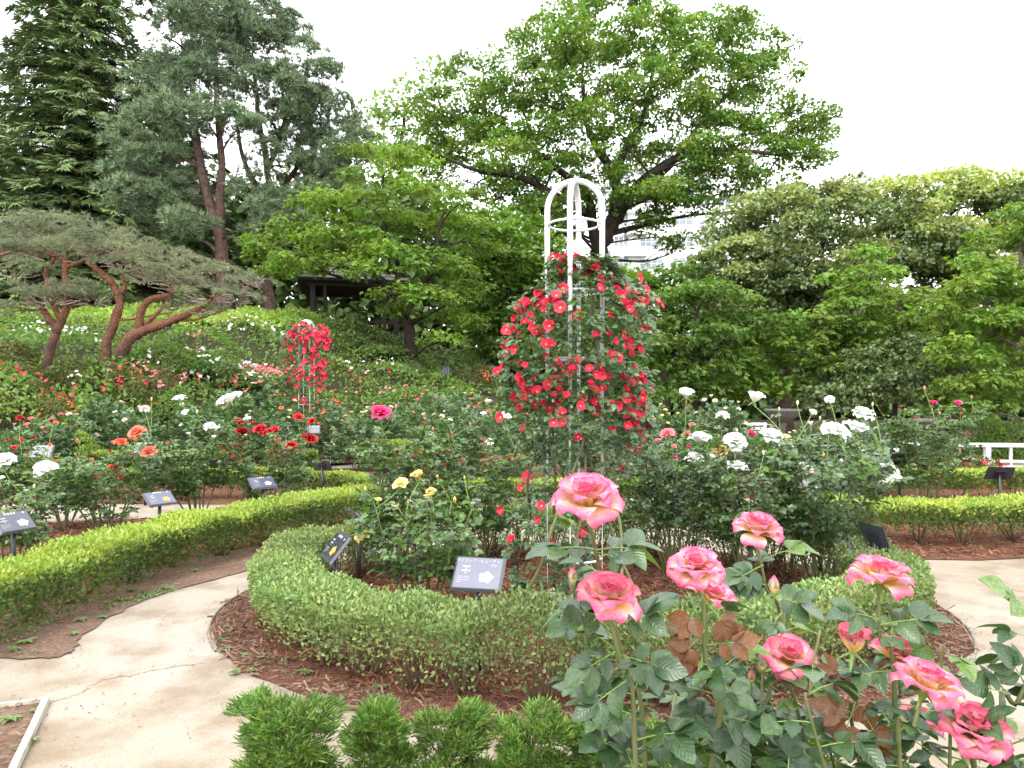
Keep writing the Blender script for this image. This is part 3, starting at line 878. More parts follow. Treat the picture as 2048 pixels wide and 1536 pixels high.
plate_label('grey name plate in shade behind the tall pink rose', ray(865, 870, 13.4) * A3(1, 1, 0), math.radians(-10), 0.92, 55, .30, .22, None)

# a tall notice with upright writing on the mound
p = ray(892, 742, 24.0)
nt_ = thing('notice_board', 'narrow dark notice board with white upright writing on the mound', 'notice board', (p[0], p[1], float(height(p[0], p[1]))))
g = Geo(); box(g, (0, 0, .45), (.05, .05, .9)); g.build('post', MATS['dark_timber'], nt_)
zc = p[2] - float(height(p[0], p[1]))
g = Geo(); box(g, (0, -.04, zc), (.25, .03, .30)); brd = g.build('board', MATS['black_steel'], nt_)
g = Geo()
for x_, z0_, z1_ in ((-.09, -.13, .07), (.0, -.11, .11), (.09, -.12, .07)):
    for z_ in np.arange(z0_, z1_, .045):
        box(g, (x_, -.058, zc + z_), (.010, .004, .026))
g.build('writing', MATS['panel_white'], brd, kind='stuff')

# ---------------------------------------------------------------- white railing, urns, bench
def railing():
    o = ray(1950, 910, 15.0)
    t = thing('white_railing', 'low white post-and-rail barrier at the right edge', 'railing', (o[0], o[1], 0))
    def bar(name, a, b, s):
        a, b = A3(*a), A3(*b)
        g = Geo(); d = b - a; L = np.linalg.norm(d)
        ang = math.atan2(d[1], d[0])
        box(g, (a + b) / 2, (L, s, s * 1.2), rz=ang); g.build(name, MATS['white_paint'], t)
    bar('rail', (-.12, 0, .54), (4.2, -.5, .54), .07)
    bar('rail', (.24, -.04, .20), (4.2, -.5, .20), .045)
    bar('rail', (.24, -.05, .08), (4.2, -.5, .08), .05)
    for k, x in enumerate((.24, .70, 1.15, 1.6, 2.05, 2.5, 3.0, 3.5)):
        g = Geo(); w_ = .10 if k % 4 == 0 else .045
        box(g, (x, -x * .12, .27), (w_, w_, .49)); g.build('post', MATS['white_paint'], t)
    bar('rail', (-.14, -.01, .52), (-1.1, .8, .52), .05)
    bar('rail', (.2, -.02, .22), (-1.1, .8, .22), .045)
    g = Geo(); box(g, (-.42, .3, .27), (.07, .07, .49)); g.build('post', MATS['white_paint'], t)
railing()

def urn(px, py, d, wpx, label):
    p = ray(px, py, d); R_ = wpx / 2 / F * d
    t = thing('stone_urn', label, 'urn', (p[0], p[1], 0))
    zr = p[2]
    g = Geo(); lathe(g, [(.02, zr - .06), (R_ * .86, zr - .05), (R_ * .9, zr), (R_, zr), (R_, zr - .05), (R_ * .86, zr - .09), (R_ * .80, zr - .14), (R_ * .60, zr - .22), (R_ * .3, zr - .27), (R_ * .18, zr - .29)], n=28)
    g.build('bowl', MATS['stone_urn'], t, True)
    g = Geo(); zp = zr - .29
    lathe(g, [(R_ * .18, zp), (R_ * .24, zp - .05), (R_ * .15, zp - .12), (R_ * .17, zp * .4), (R_ * .34, .12), (R_ * .4, .1), (R_ * .4, 0)], n=20)
    g.build('pedestal', MATS['stone_urn'], t, True)
urn(1565, 818, 15.5, 72, 'shallow stone bowl on a pedestal behind the white roses')
urn(1860, 838, 14.2, 84, 'wide stone bowl half hidden by the pink rose at right')
p = ray(1508, 846, 14.5)
t = thing('white_bench', 'small white slatted bench beyond the white roses', 'bench', (p[0], p[1], 0))
for k in range(3):
    g = Geo(); box(g, (0, .02 * k, p[2] - .02 - .09 * k), (.52, .03, .055)); g.build('slat', MATS['white_paint'], t)
for s in (-1, 1):
    for y_ in (0.03, -.38):
        g = Geo(); hh = p[2] if y_ > 0 else .45
        box(g, (s * .24, y_ + .03, hh / 2), (.045, .045, hh)); g.build('leg', MATS['white_paint'], t)
for k in range(4):
    g = Geo(); box(g, (0, -.06 - k * .095, .45), (.5, .08, .03)); g.build('slat', MATS['white_paint'], t)

# ---------------------------------------------------------------- arbour on the mound
def arbour():
    d = 30.0
    c = ray(708, 680, d + 1.9)
    z0 = 4.0
    t = thing('garden_arbour', 'dark timber arbour with grey hipped roof under the maple', 'arbour', (c[0], c[1], z0), math.radians(14))
    W, Dp, Hh = 3.5, 3.4, 2.25
    for x in (-1, 1):
        for y in (-1, 1):
            g = Geo(); box(g, (x * W / 2, y * Dp / 2, Hh / 2 - .6), (.2, .2, Hh + 1.2)); g.build('post', MATS['dark_timber'], t)
            g = Geo(); box(g, (x * (W / 2 - .5), y * Dp / 2, Hh / 2 - .6), (.13, .13, Hh + 1.2)); g.build('post', MATS['dark_timber'], t)
    for y in (-1, 1):
        g = Geo(); box(g, (0, y * Dp / 2, Hh + .12), (W + .5, .18, .26)); g.build('beam', MATS['dark_timber'], t)
        g = Geo(); box(g, (0, y * Dp / 2, .75), (W - .2, .08, .09)); g.build('rail', MATS['dark_timber'], t)
    for x in (-1, 1):
        g = Geo(); box(g, (x * W / 2, 0, Hh + .1), (.16, Dp - .25, .22)); g.build('beam', MATS['dark_timber'], t)
        g = Geo(); box(g, (x * W / 2, 0, .75), (.08, Dp - .3, .09)); g.build('rail', MATS['dark_timber'], t)
    g = Geo(); box(g, (0, 0, -.55), (W + .6, Dp + .6, .5)); g.build('plinth', MATS['rock'], t)
    g = Geo()
    e, zt, zb = .62, Hh + 1.35, Hh + .2
    a, b = W / 2 + e, Dp / 2 + e
    n = 6
    for k in range(n):      # courses of shingles, each lapping the one below
        f0, f1 = k / n, (k + 1) / n
        za, zb_ = zb + (zt - zb) * f0, zb + (zt - zb) * f1
        a0, b0, a1, b1 = a * (1 - f0) + .04, b * (1 - f0) + .04, a * (1 - f1) + .04, b * (1 - f1) + .04
        V = A3([-a0, -b0, za + .05], [a0, -b0, za + .05], [a0, b0, za + .05], [-a0, b0, za + .05], [-a1, -b1, zb_ + .02], [a1, -b1, zb_ + .02], [a1, b1, zb_ + .02], [-a1, b1, zb_ + .02])
        g.add(V, BOXF)
    g.build('roof', MATS['roof_shingle'], t)
    g = Geo(); box(g, (0, 0, Hh + .2), (2 * a - .08, 2 * b - .08, .1)); g.build('eave_board', MATS['dark_timber'], t)
arbour()

# ---------------------------------------------------------------- white apartment block far behind
def apartments():
    d = 95.0
    o = ray(1330, 700, d)
    t = thing('apartment_building', 'white apartment block with balconies seen behind the big tree', 'building', (o[0], o[1], 0))
    k = d / F
    X = lambda px: (px - CX) * k - o[0]
    Z = lambda py: EYE + (HOR - py) * k
    def blk(px0, px1, py0, dy0, dy1):
        g = Geo(); x0, x1 = X(px0), X(px1)
        box(g, ((x0 + x1) / 2, (dy0 + dy1) / 2, Z(py0) / 2), (x1 - x0, dy1 - dy0, Z(py0))); return g.build('wall', MATS['render_white'], t)
    blk(1140, 1400, 285, 0, 14)
    blk(1400, 1560, 330, 3, 16)
    blk(1560, 1690, 372, 5, 18)
    blk(1612, 1668, 350, 7, 14)
    def win(px0, py0, px1, py1, dy, npane=3):
        x0, x1, z0, z1 = X(px0), X(px1), Z(py1), Z(py0)
        g = Geo(); box(g, ((x0 + x1) / 2, dy - .03, (z0 + z1) / 2), (x1 - x0, .12, z1 - z0)); w_ = g.build('window', MATS['window_frame'], t)
        pw = (x1 - x0) / npane
        for i in range(npane):
            for zz in ((z0, (z0 * .45 + z1 * .55)), ((z0 * .45 + z1 * .55), z1)):
                g = Geo(); box(g, (x0 + (i + .5) * pw, dy - .11, (zz[0] + zz[1]) / 2), (pw - .14, .05, zz[1] - zz[0] - .14)); g.build('pane', MATS['window_glass'], w_)
    for fl in range(5):
        y = 512 - fl * 43
        if y < 300: break
        win(1228, y + 3, 1256, y + 26, 0, 3)
        win(1280, y + 6, 1326, y + 26, 0, 4)
        win(1345, y + 3, 1385, y + 26, 0, 3)
        win(1205, y - 18 + 6, 1222, y + 10, 0, 2)
        # balcony slab and parapet
        x0, x1 = X(1246), X(1292)
        g = Geo(); box(g, ((x0 + x1) / 2, -.6, Z(y - 6)), (x1 - x0, 1.2, 1.15)); b_ = g.build('balcony', MATS['render_white'], t)
        for q_ in range(5):
            g = Geo(); xq = X(1228) + (x0 - X(1228)) * q_ / 5
            box(g, (xq, -.5, Z(y - 4)), (.07, .07, 1.5)); g.build('bar', MATS['window_frame'], b_)
        g = Geo(); box(g, ((X(1140) + X(1400)) / 2, -.08, Z(y - 17)), (X(1400) - X(1140) - .3, .16, .22)); g.build('string_course', MATS['render_white'], t)
    for (a, b_, c_, d_, dy) in ((1410, 470, 1432, 486, 3), (1445, 452, 1462, 468, 3), (1410, 432, 1432, 448, 3), (1480, 440, 1500, 455, 3), (1530, 395, 1552, 415, 3), (1410, 380, 1430, 400, 3), (1450, 380, 1475, 400, 3), (1622, 361, 1637, 367, 7), (1575, 395, 1600, 410, 5), (1640, 392, 1660, 402, 5)):
        win(a, b_, c_, d_, dy, 2)
    for (px0, px1, py, dy) in ((1400, 1560, 330, 3), (1560, 1690, 372, 5), (1612, 1668, 350, 7)):
        g = Geo(); box(g, ((X(px0) + X(px1)) / 2, dy - .1, Z(py) + .12), (X(px1) - X(px0) + .4, .5, .26)); g.build('parapet', MATS['window_frame'], t)
apartments()

# ---------------------------------------------------------------- trees
def lobes_px(L, d, spread=0.0, depth=0.8, seed=0):
    """crown lobes read off the photograph: (px, py, half width, half height[, metres nearer or farther])"""
    r = np.random.default_rng(seed)
    out = []
    for l in L:
        dd = d + (l[4] if len(l) > 4 else r.uniform(-1, 1) * spread)
        k = dd / F
        out.append((ray(l[0], l[1], dd), l[2] * k, max(l[2], l[3]) * k * depth, l[3] * k))
    return out

def tree(name, label, base, lobes, trunks, tmpl, size, rc, ncl, nl, mt, bark, flat=0.6, mode='ball', limb=0.12, low=-0.5, twigs=5, tip=None, cat='tree', wid=(.6, .9), droop=0.0, fill=0.15, trunk_n=9, under=0, rough=.06):
    base = A3(*base)
    t = thing(name, label, cat, base)
    # trunk and limbs
    g = Geo()
    S = []
    for P, r0, r1 in trunks:
        Q = curve([A3(*p) for p in P], 7)
        Q = Q + rng.normal(0, r1 * .25, Q.shape) * np.linspace(0, 1, len(Q))[:, None]
        rr = np.linspace(r0, r1, len(Q))
        if P[0][2] <= base[2] + .05:
            rr[0] *= 1.35; rr[1] *= 1.12
        tube(g, Q - base, rr, n=trunk_n, rough=rough)
        S += [(q_, r_) for q_, r_ in zip(Q[2:], rr[2:])]
    SP = np.array([s[0] for s in S]); SR = np.array([s[1] for s in S])
    gl = Geo()
    CC, NN, TW = [], [], []
    for c, rx, ry, rz in lobes:
        area = (rx * ry + rx * rz + ry * rz)
        n = max(3, int(ncl * area / (rc * rc)))
        u = rand_dirs(n)
        u[:, 2] = np.where(u[:, 2] < low, -u[:, 2] * rng.random(n), u[:, 2])
        rad = np.where(rng.random(n) < fill, rng.random(n) ** .5, 0.85 + .25 * rng.random(n))
        cc = c + u * A3(rx, ry, rz) * rad[:, None]
        CC.append(cc); NN.append(norm(u / A3(rx, ry, rz)))
        dv = c - SP
        cost = np.linalg.norm(dv, axis=1) + np.maximum(0, SP[:, 2] - c[2] + .2 * np.linalg.norm(dv[:, :2], axis=1)) * 2.0
        k = int(np.argmin(cost))
        L = np.linalg.norm(dv[k])
        r0 = min(SR[k] * .7, limb * (.5 + .08 * L)) 
        m = (SP[k] + c) / 2 + A3(*rng.normal(0, .08 * L, 3)) + A3(0, 0, .06 * L)
        e = c - A3(0, 0, rz * .3)
        Q = curve([SP[k], m, e], 6)
        tube(g, Q - base, r0, r0 * .35, n=6, cap=False)
        for j in rng.choice(n, min(twigs, n), replace=False):
            a = Q[rng.integers(len(Q) // 2, len(Q))]
            mm = (a + cc[j]) / 2 + A3(*rng.normal(0, .06 * rx, 3))
            tube(g, curve([a, mm, cc[j]], 3) - base, r0 * .32, r0 * .1, n=4, cap=False)
    if under:                   # bare crooked twigs showing beneath the pads
        gu = Geo()
        for c, rx, ry, rz in lobes:
            for j in range(under):
                a = rng.random() * 2 * PI; r1_ = rng.random() ** .5
                e = c + A3(math.cos(a) * rx * r1_, math.sin(a) * ry * r1_, -rz * rng.uniform(.0, .7))
                s_ = c + A3(math.cos(a) * rx * r1_ * .25, math.sin(a) * ry * r1_ * .25, -rz * rng.uniform(.6, 1.3))
                tube(gu, curve([s_ - base, (s_ + e) / 2 - base + A3(*rng.normal(0, .06, 3)), e - base], 4), .016, .006, n=4, cap=False, rough=.1)
        gu.build('twigs', MATS['twig_pale'], t, True, kind='stuff')
    g.build('trunk', MATS[bark], t, True)
    CC, NN = np.concatenate(CC), np.concatenate(NN)
    N = len(CC)
    cnt = nl
    pos = np.repeat(CC, cnt, 0); on = np.repeat(NN, cnt, 0)
    n = len(pos)
    rs = rc * (0.6 + .8 * rng.random(N)); rs = np.repeat(rs, cnt)
    if mode == 'pad':
        off = rng.normal(size=(n, 3)) * .5
        cu = off
    else:                       # leaves lie over the top of each clump like a cushion
        cu = rand_dirs(n); cu[:, 2] = np.abs(cu[:, 2]) * 1.05 - .22
        cu = norm(cu + .35 * on)
        off = cu * (.45 + .5 * rng.random(n) ** .5)[:, None]
    off = off * A3(1, 1, flat)
    pos = pos + off * rs[:, None]
    if mode == 'pad':
        Z = A3(0, 0, 1) + rand_dirs(n) * .55 + off * A3(.5, .5, 0)
        Y = off * A3(1, 1, 0) + rand_dirs(n) * .6 + A3(0, 0, -.25 - droop)
    elif mode == 'tuft':
        Z = rand_dirs(n)
        Y = on * .35 + norm(off) * .75 + A3(0, 0, .45 - droop) + rand_dirs(n) * .3
    else:
        Z = cu * .9 + A3(0, 0, .45) + rand_dirs(n) * .55
        Y = norm(off) * .7 + rand_dirs(n) * .8 + A3(0, 0, -.1 - droop)
    V, Fc = place(tmpl, pos - base, Y, Z, size * (0.7 + .6 * rng.random(n)), wid[0] + (wid[1] - wid[0]) * rng.random(n))
    gc = Geo()
    if tip is None:
        gc.add(V, Fc); gc.build('crown', MATS[mt], t, kind='stuff')
    else:   # fresh growth sits on the upper, outer clumps
        up = np.repeat((NN[:, 2] + rng.normal(0, .25, N)) > tip[1], cnt)
        k = len(tmpl[1]); kv = len(tmpl[0])
        Vr = V.reshape(n, kv, 3)
        for sel, mm, nm in ((~up, mt, 'crown'), (up, tip[0], 'new_growth')):
            m_ = int(sel.sum())
            if not m_: continue
            gg = Geo(); gg.add(Vr[sel].reshape(-1, 3), (tmpl[1][None] + (np.arange(m_) * kv)[:, None, None]).reshape(-1, 3))
            gg.build(nm, MATS[mm], t, kind='stuff')
    return t

def on_ground(px, d, dz=0.0):
    x = (px - CX) / F * d
    return A3(x, d, float(height(x, d)) + dz)

# --- the great spreading tree in the middle
D = 42.0
b = on_ground(1200, D, -.2)
r_ = lambda px, py, dd=0: ray(px, py, D + dd)
L = [(1230, 38, 62, 36), (1150, 45, 52, 34), (1130, 92, 88, 45), (1050, 125, 66, 42), (1300, 88, 88, 46), (1400, 78, 86, 46), (1480, 108, 84, 50), (1532, 165, 56, 48),
     (1205, 150, 88, 46), (1300, 185, 84, 44), (1420, 180, 88, 50), (1500, 230, 80, 44), (1580, 265, 76, 44), (1625, 285, 44, 46), (1560, 330, 80, 38), (1450, 290, 84, 42),
     (1385, 240, 70, 36), (1340, 330, 60, 34), (1430, 355, 80, 36), (1530, 385, 66, 30), (1500, 420, 44, 24), (1350, 405, 70, 30), (1310, 465, 44, 30), (1345, 500, 36, 22),
     (945, 150, 46, 34), (895, 232, 68, 36), (965, 222, 78, 42), (1045, 205, 78, 42), (1110, 205, 74, 40), (900, 292, 78, 36), (985, 292, 78, 38), (1062, 290, 74, 38),
     (858, 332, 62, 32), (945, 365, 86, 34), (1030, 395, 78, 34), (1120, 360, 68, 32), (1150, 275, 56, 36), (1150, 430, 74, 32), (1270, 395, 54, 28), (1250, 285, 40, 26), (1090, 480, 60, 34), (1230, 215, 56, 30),
     (1290, 260, 54, 30), (1345, 130, 70, 40), (1170, 110, 60, 40), (1100, 430, 60, 30, -3), (1180, 340, 60, 28, -4), (1240, 330, 40, 22, 4), (1050, 440, 70, 30, -3), (1300, 390, 60, 28, -4), (1390, 420, 60, 24, -2), (1020, 340, 70, 32, -4), (1200, 240, 60, 30, -4), (1400, 300, 60, 30, -4)]
tree('spreading_tree', 'great spreading green tree behind the tall white trellis', b, lobes_px(L, D, 4.0, .9, 1),
     [([b, r_(1198, 560), r_(1200, 500), r_(1226, 440), r_(1248, 400)], .55, .45), ([r_(1203, 520), r_(1186, 455), r_(1176, 400), r_(1130, 350), r_(1070, 300)], .38, .12),
      ([r_(1240, 410), r_(1226, 345), r_(1196, 300), r_(1172, 240), r_(1165, 150)], .36, .1), ([r_(1228, 350), r_(1250, 300), r_(1285, 235), r_(1310, 130)], .3, .08),
      ([r_(1244, 405), r_(1300, 350, -2), r_(1370, 310, -2), r_(1450, 300, -3), r_(1560, 310, -3)], .34, .08), ([r_(1270, 390), r_(1340, 330, 2), r_(1400, 250, 2), r_(1470, 170, 2)], .28, .08),
      ([r_(1180, 430), r_(1110, 390, -2), r_(1040, 355, -2), r_(950, 340, -3), r_(880, 310, -3)], .26, .06), ([r_(1172, 380), r_(1090, 320, 2), r_(1020, 260, 3), r_(940, 200, 3)], .24, .06)],
     LEAF2, 0.215, 0.85, 1.6, 96, 'broad_leaf', 'bark_dark', .6, 'ball', .10, -.25, 5, wid=(.6, .9), fill=.10)
# --- the thin pale tree behind it
D = 56.0; b = on_ground(800, D, -.2)
L = [(790, 215, 52, 34), (850, 190, 48, 34), (735, 245, 34, 24), (760, 290, 56, 26), (835, 262, 56, 36), (720, 300, 36, 24), (800, 330, 60, 30), (880, 150, 30, 22)]
tree('pale_tree', 'thin pale green tree showing left of the great tree', b, lobes_px(L, D, 3.0, .9, 2), [([b, ray(805, 450, D), ray(800, 330, D), ray(810, 220, D)], .35, .1)],
     LEAF2, 0.38, 0.8, 1.0, 26, 'pale_leaf', 'bark_dark', .6, 'ball', .12, -.3, 4, fill=.1)

# --- conifers on the left: a dark cedar and the tall pines
def cedar(label, px, apexpy, d, rk, nlay, mt, seed):
    r = np.random.default_rng(seed)
    b = on_ground(px, d, -.3)
    top = ray(px, apexpy, d)[2]
    t = thing('cedar_tree', label, 'tree', b)
    g = Geo(); H = top - b[2]
    tube(g, [(0, 0, 0), (0, 0, H * .5), (0, 0, H)], .55, .05, n=9)
    P, Y, Z, S = [], [], [], []
    for k in range(nlay):
        f = (k + .3) / nlay
        z = H * (0.02 + .97 * f)
        R_ = rk * (H - z) + .9
        nb = int(8 + 3 * (1 - f))
        for j in range(nb):
            a = 2 * PI * (j + r.random() * .7) / nb + k * 1.1
            Lb = R_ * r.uniform(.78, 1.15)
            dr = A3(math.cos(a), math.sin(a), 0); sd_ = A3(-dr[1], dr[0], 0)
            tt = np.linspace(0, 1, 7)
            Q = dr * (tt * Lb)[:, None] + A3(0, 0, 1) * (z + .18 * Lb * tt - .42 * Lb * tt ** 2.2)[:, None]
            tube(g, Q, .05 + .012 * Lb, .015, n=4, cap=False)
            m = int(22 + 40 * Lb / 5)
            u = r.random(m) ** .75
            q0 = np.stack([np.interp(u, tt, Q[:, i]) for i in range(3)], -1)
            sp = (r.random(m) * 2 - 1)
            wd_ = (.28 + .22 * Lb) * np.sin(PI * np.clip(u * .85 + .12, 0, 1)) 
            pos = q0 + sd_ * (sp * wd_)[:, None] + A3(0, 0, 1) * (-.25 * np.abs(sp) * wd_ + .06 * r.normal(size=m))[:, None]
            P.append(pos); Y.append(dr * .8 + sd_ * (sp * .9)[:, None] + A3(0, 0, -.28) + .25 * r.normal(size=(m, 3))); Z.append(A3(0, 0, 1) + .3 * r.normal(size=(m, 3)) + dr * .35); S.append(.50 + .30 * r.random(m))
    g.build('trunk', MATS['bark_dark'], t, True)
    gc = Geo(); gc.add(*place(SPRAY, np.concatenate(P), np.concatenate(Y), np.concatenate(Z), np.concatenate(S)))
    gc.build('crown', MATS[mt], t, kind='stuff')
cedar('big dark cedar with drooping layered boughs at the left edge', 160, -150, 38.0, .40, 24, 'cedar_leaf', 5)
cedar('paler conifer peeping out at the far left edge', -70, 60, 44.0, .25, 9, 'pale_leaf', 6)
cedar('shadowy conifer filling the gap behind the tall pines', 330, 90, 43.0, .34, 11, 'cedar_leaf', 8)

D = 34.0
p_ = lambda px, py, dd=0: ray(px, py, D + dd)
b = on_ground(452, D, -.2)
L = [(325, 60, 84, 48), (410, 22, 100, 46), (330, 150, 70, 44), (400, 130, 70, 44), (305, 235, 52, 36), (268, 300, 50, 40), (290, 352, 62, 44), (262, 400, 40, 34), (320, 420, 66, 42), (370, 452, 54, 30),
     (420, 238, 74, 28, -1.6), (350, 240, 60, 26, -1.6), (470, 262, 46, 24, -1.4), (400, 180, 60, 36), (370, 400, 40, 40), (340, 320, 44, 34), (295, 450, 40, 26)]
tree('tall_pine', 'tall blue-green pine with a leaning reddish trunk at left', b, lobes_px(L, D, 1.6, .8, 3),
     [([b, p_(446, 540), p_(440, 470), p_(415, 390), p_(396, 300), p_(388, 220), p_(380, 90)], .36, .10), ([p_(442, 480), p_(440, 400), p_(444, 330), p_(436, 240), p_(430, 110), p_(420, 30)], .24, .07),
      ([p_(446, 520), p_(420, 490), p_(395, 478)], .12, .05)],
     TUFT_PINE, 0.36, 0.75, 1.9, 24, 'pine_leaf', 'bark_pine', .7, 'tuft', .1, -.6, 5, wid=(.9, 1.1), fill=.25)
D = 36.0
b = on_ground(537, D, -.2)
L = [(505, 60, 84, 50), (440, 90, 60, 44), (565, 120, 72, 48), (620, 190, 66, 48), (655, 255, 62, 46), (690, 320, 46, 44), (600, 270, 74, 42), (530, 200, 78, 46), (490, 150, 70, 44), (560, 330, 60, 30), (640, 340, 60, 34),
     (690, 375, 36, 22), (710, 300, 40, 30), (700, 400, 46, 20), (660, 220, 40, 30), (620, 140, 44, 34), (510, 260, 50, 30), (590, 215, 60, 40), (455, 30, 80, 40), (620, 395, 52, 22), (560, 420, 54, 26, -2), (500, 390, 40, 26, -2), (520, 455, 46, 22, -2), (470, 200, 50, 34), (715, 335, 26, 26), (560, 60, 46, 36)]
tree('tall_pine', 'tall blue-green pine with many forked limbs beside the maple', b, lobes_px(L, D, 1.8, .8, 4),
     [([b, p_(536, 600, 2), p_(532, 500, 2), p_(528, 430, 2), p_(536, 350, 2), p_(520, 250, 2), p_(505, 120, 2)], .36, .09), ([p_(530, 440, 2), p_(560, 390, 2), p_(590, 340, 2), p_(640, 280, 2), p_(660, 230, 2)], .2, .05),
      ([p_(532, 400, 2), p_(500, 350, 2), p_(480, 290, 2), p_(470, 200, 2)], .2, .05), ([p_(545, 410, 2), p_(600, 380, 2), p_(650, 350, 2), p_(690, 330, 2)], .15, .04), ([p_(534, 340, 2), p_(560, 280, 2), p_(575, 200, 2), p_(570, 120, 2)], .16, .05)],
     TUFT_PINE, 0.36, 0.75, 1.7, 24, 'pine_leaf', 'bark_pine', .7, 'tuft', .1, -.6, 5, wid=(.9, 1.1), fill=.25)

# --- the two trained garden pines on the bank
D = 17.0
p_ = lambda px, py, dd=0: ray(px, py, D + dd)
b = p_(90, 765)
L = [(130, 470, 120, 26), (60, 480, 90, 26), (200, 490, 80, 22), (10, 490, 80, 26, .8), (110, 508, 90, 16), (30, 540, 66, 18, -.5), (105, 590, 62, 16, -.8), (150, 580, 50, 14, -.4), (75, 602, 46, 12, -.4), (-40, 500, 70, 26), (255, 505, 40, 14), (185, 598, 40, 10, -.3), (20, 620, 40, 10, .3)]
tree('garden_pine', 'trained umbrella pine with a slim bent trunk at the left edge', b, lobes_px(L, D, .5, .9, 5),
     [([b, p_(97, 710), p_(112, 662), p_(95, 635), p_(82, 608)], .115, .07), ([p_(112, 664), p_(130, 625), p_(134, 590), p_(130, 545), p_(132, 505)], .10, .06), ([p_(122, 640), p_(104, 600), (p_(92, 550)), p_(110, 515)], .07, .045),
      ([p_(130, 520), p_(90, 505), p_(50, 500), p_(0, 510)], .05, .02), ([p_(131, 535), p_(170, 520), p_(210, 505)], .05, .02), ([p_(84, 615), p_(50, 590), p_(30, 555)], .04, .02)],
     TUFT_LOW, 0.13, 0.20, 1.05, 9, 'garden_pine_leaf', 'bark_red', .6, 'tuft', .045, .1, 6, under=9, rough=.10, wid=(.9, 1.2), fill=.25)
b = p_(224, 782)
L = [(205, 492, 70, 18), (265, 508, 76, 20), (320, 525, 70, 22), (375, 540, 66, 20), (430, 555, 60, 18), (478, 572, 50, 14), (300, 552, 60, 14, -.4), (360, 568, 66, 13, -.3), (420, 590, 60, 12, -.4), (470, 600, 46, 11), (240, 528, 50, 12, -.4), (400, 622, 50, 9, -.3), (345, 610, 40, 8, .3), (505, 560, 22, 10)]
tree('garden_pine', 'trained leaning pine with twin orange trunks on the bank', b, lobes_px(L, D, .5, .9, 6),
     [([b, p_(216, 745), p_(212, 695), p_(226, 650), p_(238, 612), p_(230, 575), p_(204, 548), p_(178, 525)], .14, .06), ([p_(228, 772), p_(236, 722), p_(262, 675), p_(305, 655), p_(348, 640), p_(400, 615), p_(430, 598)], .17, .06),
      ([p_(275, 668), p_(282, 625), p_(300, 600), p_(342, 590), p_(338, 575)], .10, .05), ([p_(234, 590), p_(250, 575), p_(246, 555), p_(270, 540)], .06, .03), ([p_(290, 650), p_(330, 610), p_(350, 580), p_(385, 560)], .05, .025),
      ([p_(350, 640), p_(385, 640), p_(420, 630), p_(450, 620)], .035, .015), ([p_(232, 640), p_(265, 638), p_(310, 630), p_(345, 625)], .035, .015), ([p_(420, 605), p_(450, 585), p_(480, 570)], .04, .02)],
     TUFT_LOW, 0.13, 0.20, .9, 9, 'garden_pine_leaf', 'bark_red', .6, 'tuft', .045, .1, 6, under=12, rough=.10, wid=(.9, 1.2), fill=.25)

# --- the maple before the arbour
D = 27.0
p_ = lambda px, py, dd=0: ray(px, py, D + dd)
b = on_ground(825, D, -.1)
L = [(645, 420, 74, 26), (570, 480, 70, 22), (545, 520, 60, 20), (620, 530, 84, 24), (700, 405, 76, 28), (765, 355, 72, 28), (810, 320, 60, 28), (855, 395, 78, 30), (900, 450, 70, 28), (765, 445, 86, 28), (690, 480, 84, 26),
     (790, 515, 90, 26), (880, 540, 78, 26), (930, 590, 66, 26), (800, 585, 56, 18, -2), (555, 548, 46, 14), (745, 548, 54, 14, -2), (700, 530, 50, 14, -2), (800, 622, 40, 14, -1.5), (905, 640, 66, 24), (960, 500, 50, 26),
     (820, 460, 70, 24), (600, 455, 50, 20), (850, 600, 60, 20, -2), (735, 310, 46, 20), (640, 490, 60, 18), (920, 400, 50, 26), (880, 680, 44, 14, -2), (520, 500, 36, 14)]
tree('maple_tree', 'bright green layered maple in front of the arbour', b, lobes_px(L, D, 2.4, .9, 7),
     [([b, p_(818, 660), p_(800, 620), p_(780, 585)], .26, .16), ([p_(785, 590), p_(765, 560), p_(730, 535), p_(690, 505), p_(640, 470)], .13, .04), ([p_(808, 635), p_(838, 585), p_(868, 530), p_(875, 470), p_(890, 420)], .16, .05),
      ([p_(790, 600), p_(795, 530), p_(770, 470), p_(765, 390)], .12, .04), ([p_(815, 650), p_(865, 625), p_(910, 600)], .09, .03), ([p_(775, 575), p_(700, 560), p_(620, 535)], .08, .03)],
     MAPLE, 0.175, 0.36, 1.25, 19, 'maple_leaf', 'bark_dark', .42, 'pad', .07, -.3, 4, wid=(.9, 1.1), droop=.2, fill=.1)
# --- deeper green trees between maple and trellis, and right of it
D = 33.0; b = on_ground(1010, D, -.1)
L = [(965, 470, 70, 44), (1035, 470, 74, 46), (1000, 545, 84, 50), (1060, 590, 76, 52), (965, 620, 60, 40), (1085, 520, 56, 52), (1010, 650, 80, 44), (1090, 650, 60, 50), (940, 540, 50, 36), (1130, 560, 50, 44), (1060, 700, 70, 36), (1150, 640, 50, 50), (1180, 560, 40, 30), (1000, 710, 60, 30)]
tree('green_tree', 'deep green tree just left of the tall white trellis', b, lobes_px(L, D, 1.6, .9, 8), [([b, ray(1015, 640, D), ray(1020, 540, D)], .25, .1)],
     LEAF2, 0.25, 0.5, 1.6, 38, 'maple_leaf_deep', 'bark_dark', .5, 'pad', .08, -.5, 4, fill=.2)
D = 30.0; b = on_ground(1330, D, -.1)
L = [(1290, 575, 60, 30), (1350, 560, 60, 30), (1265, 640, 50, 50), (1310, 700, 60, 50), (1405, 555, 50, 26), (1240, 720, 50, 40), (1380, 620, 60, 40), (1200, 680, 50, 60), (1260, 560, 40, 24)]
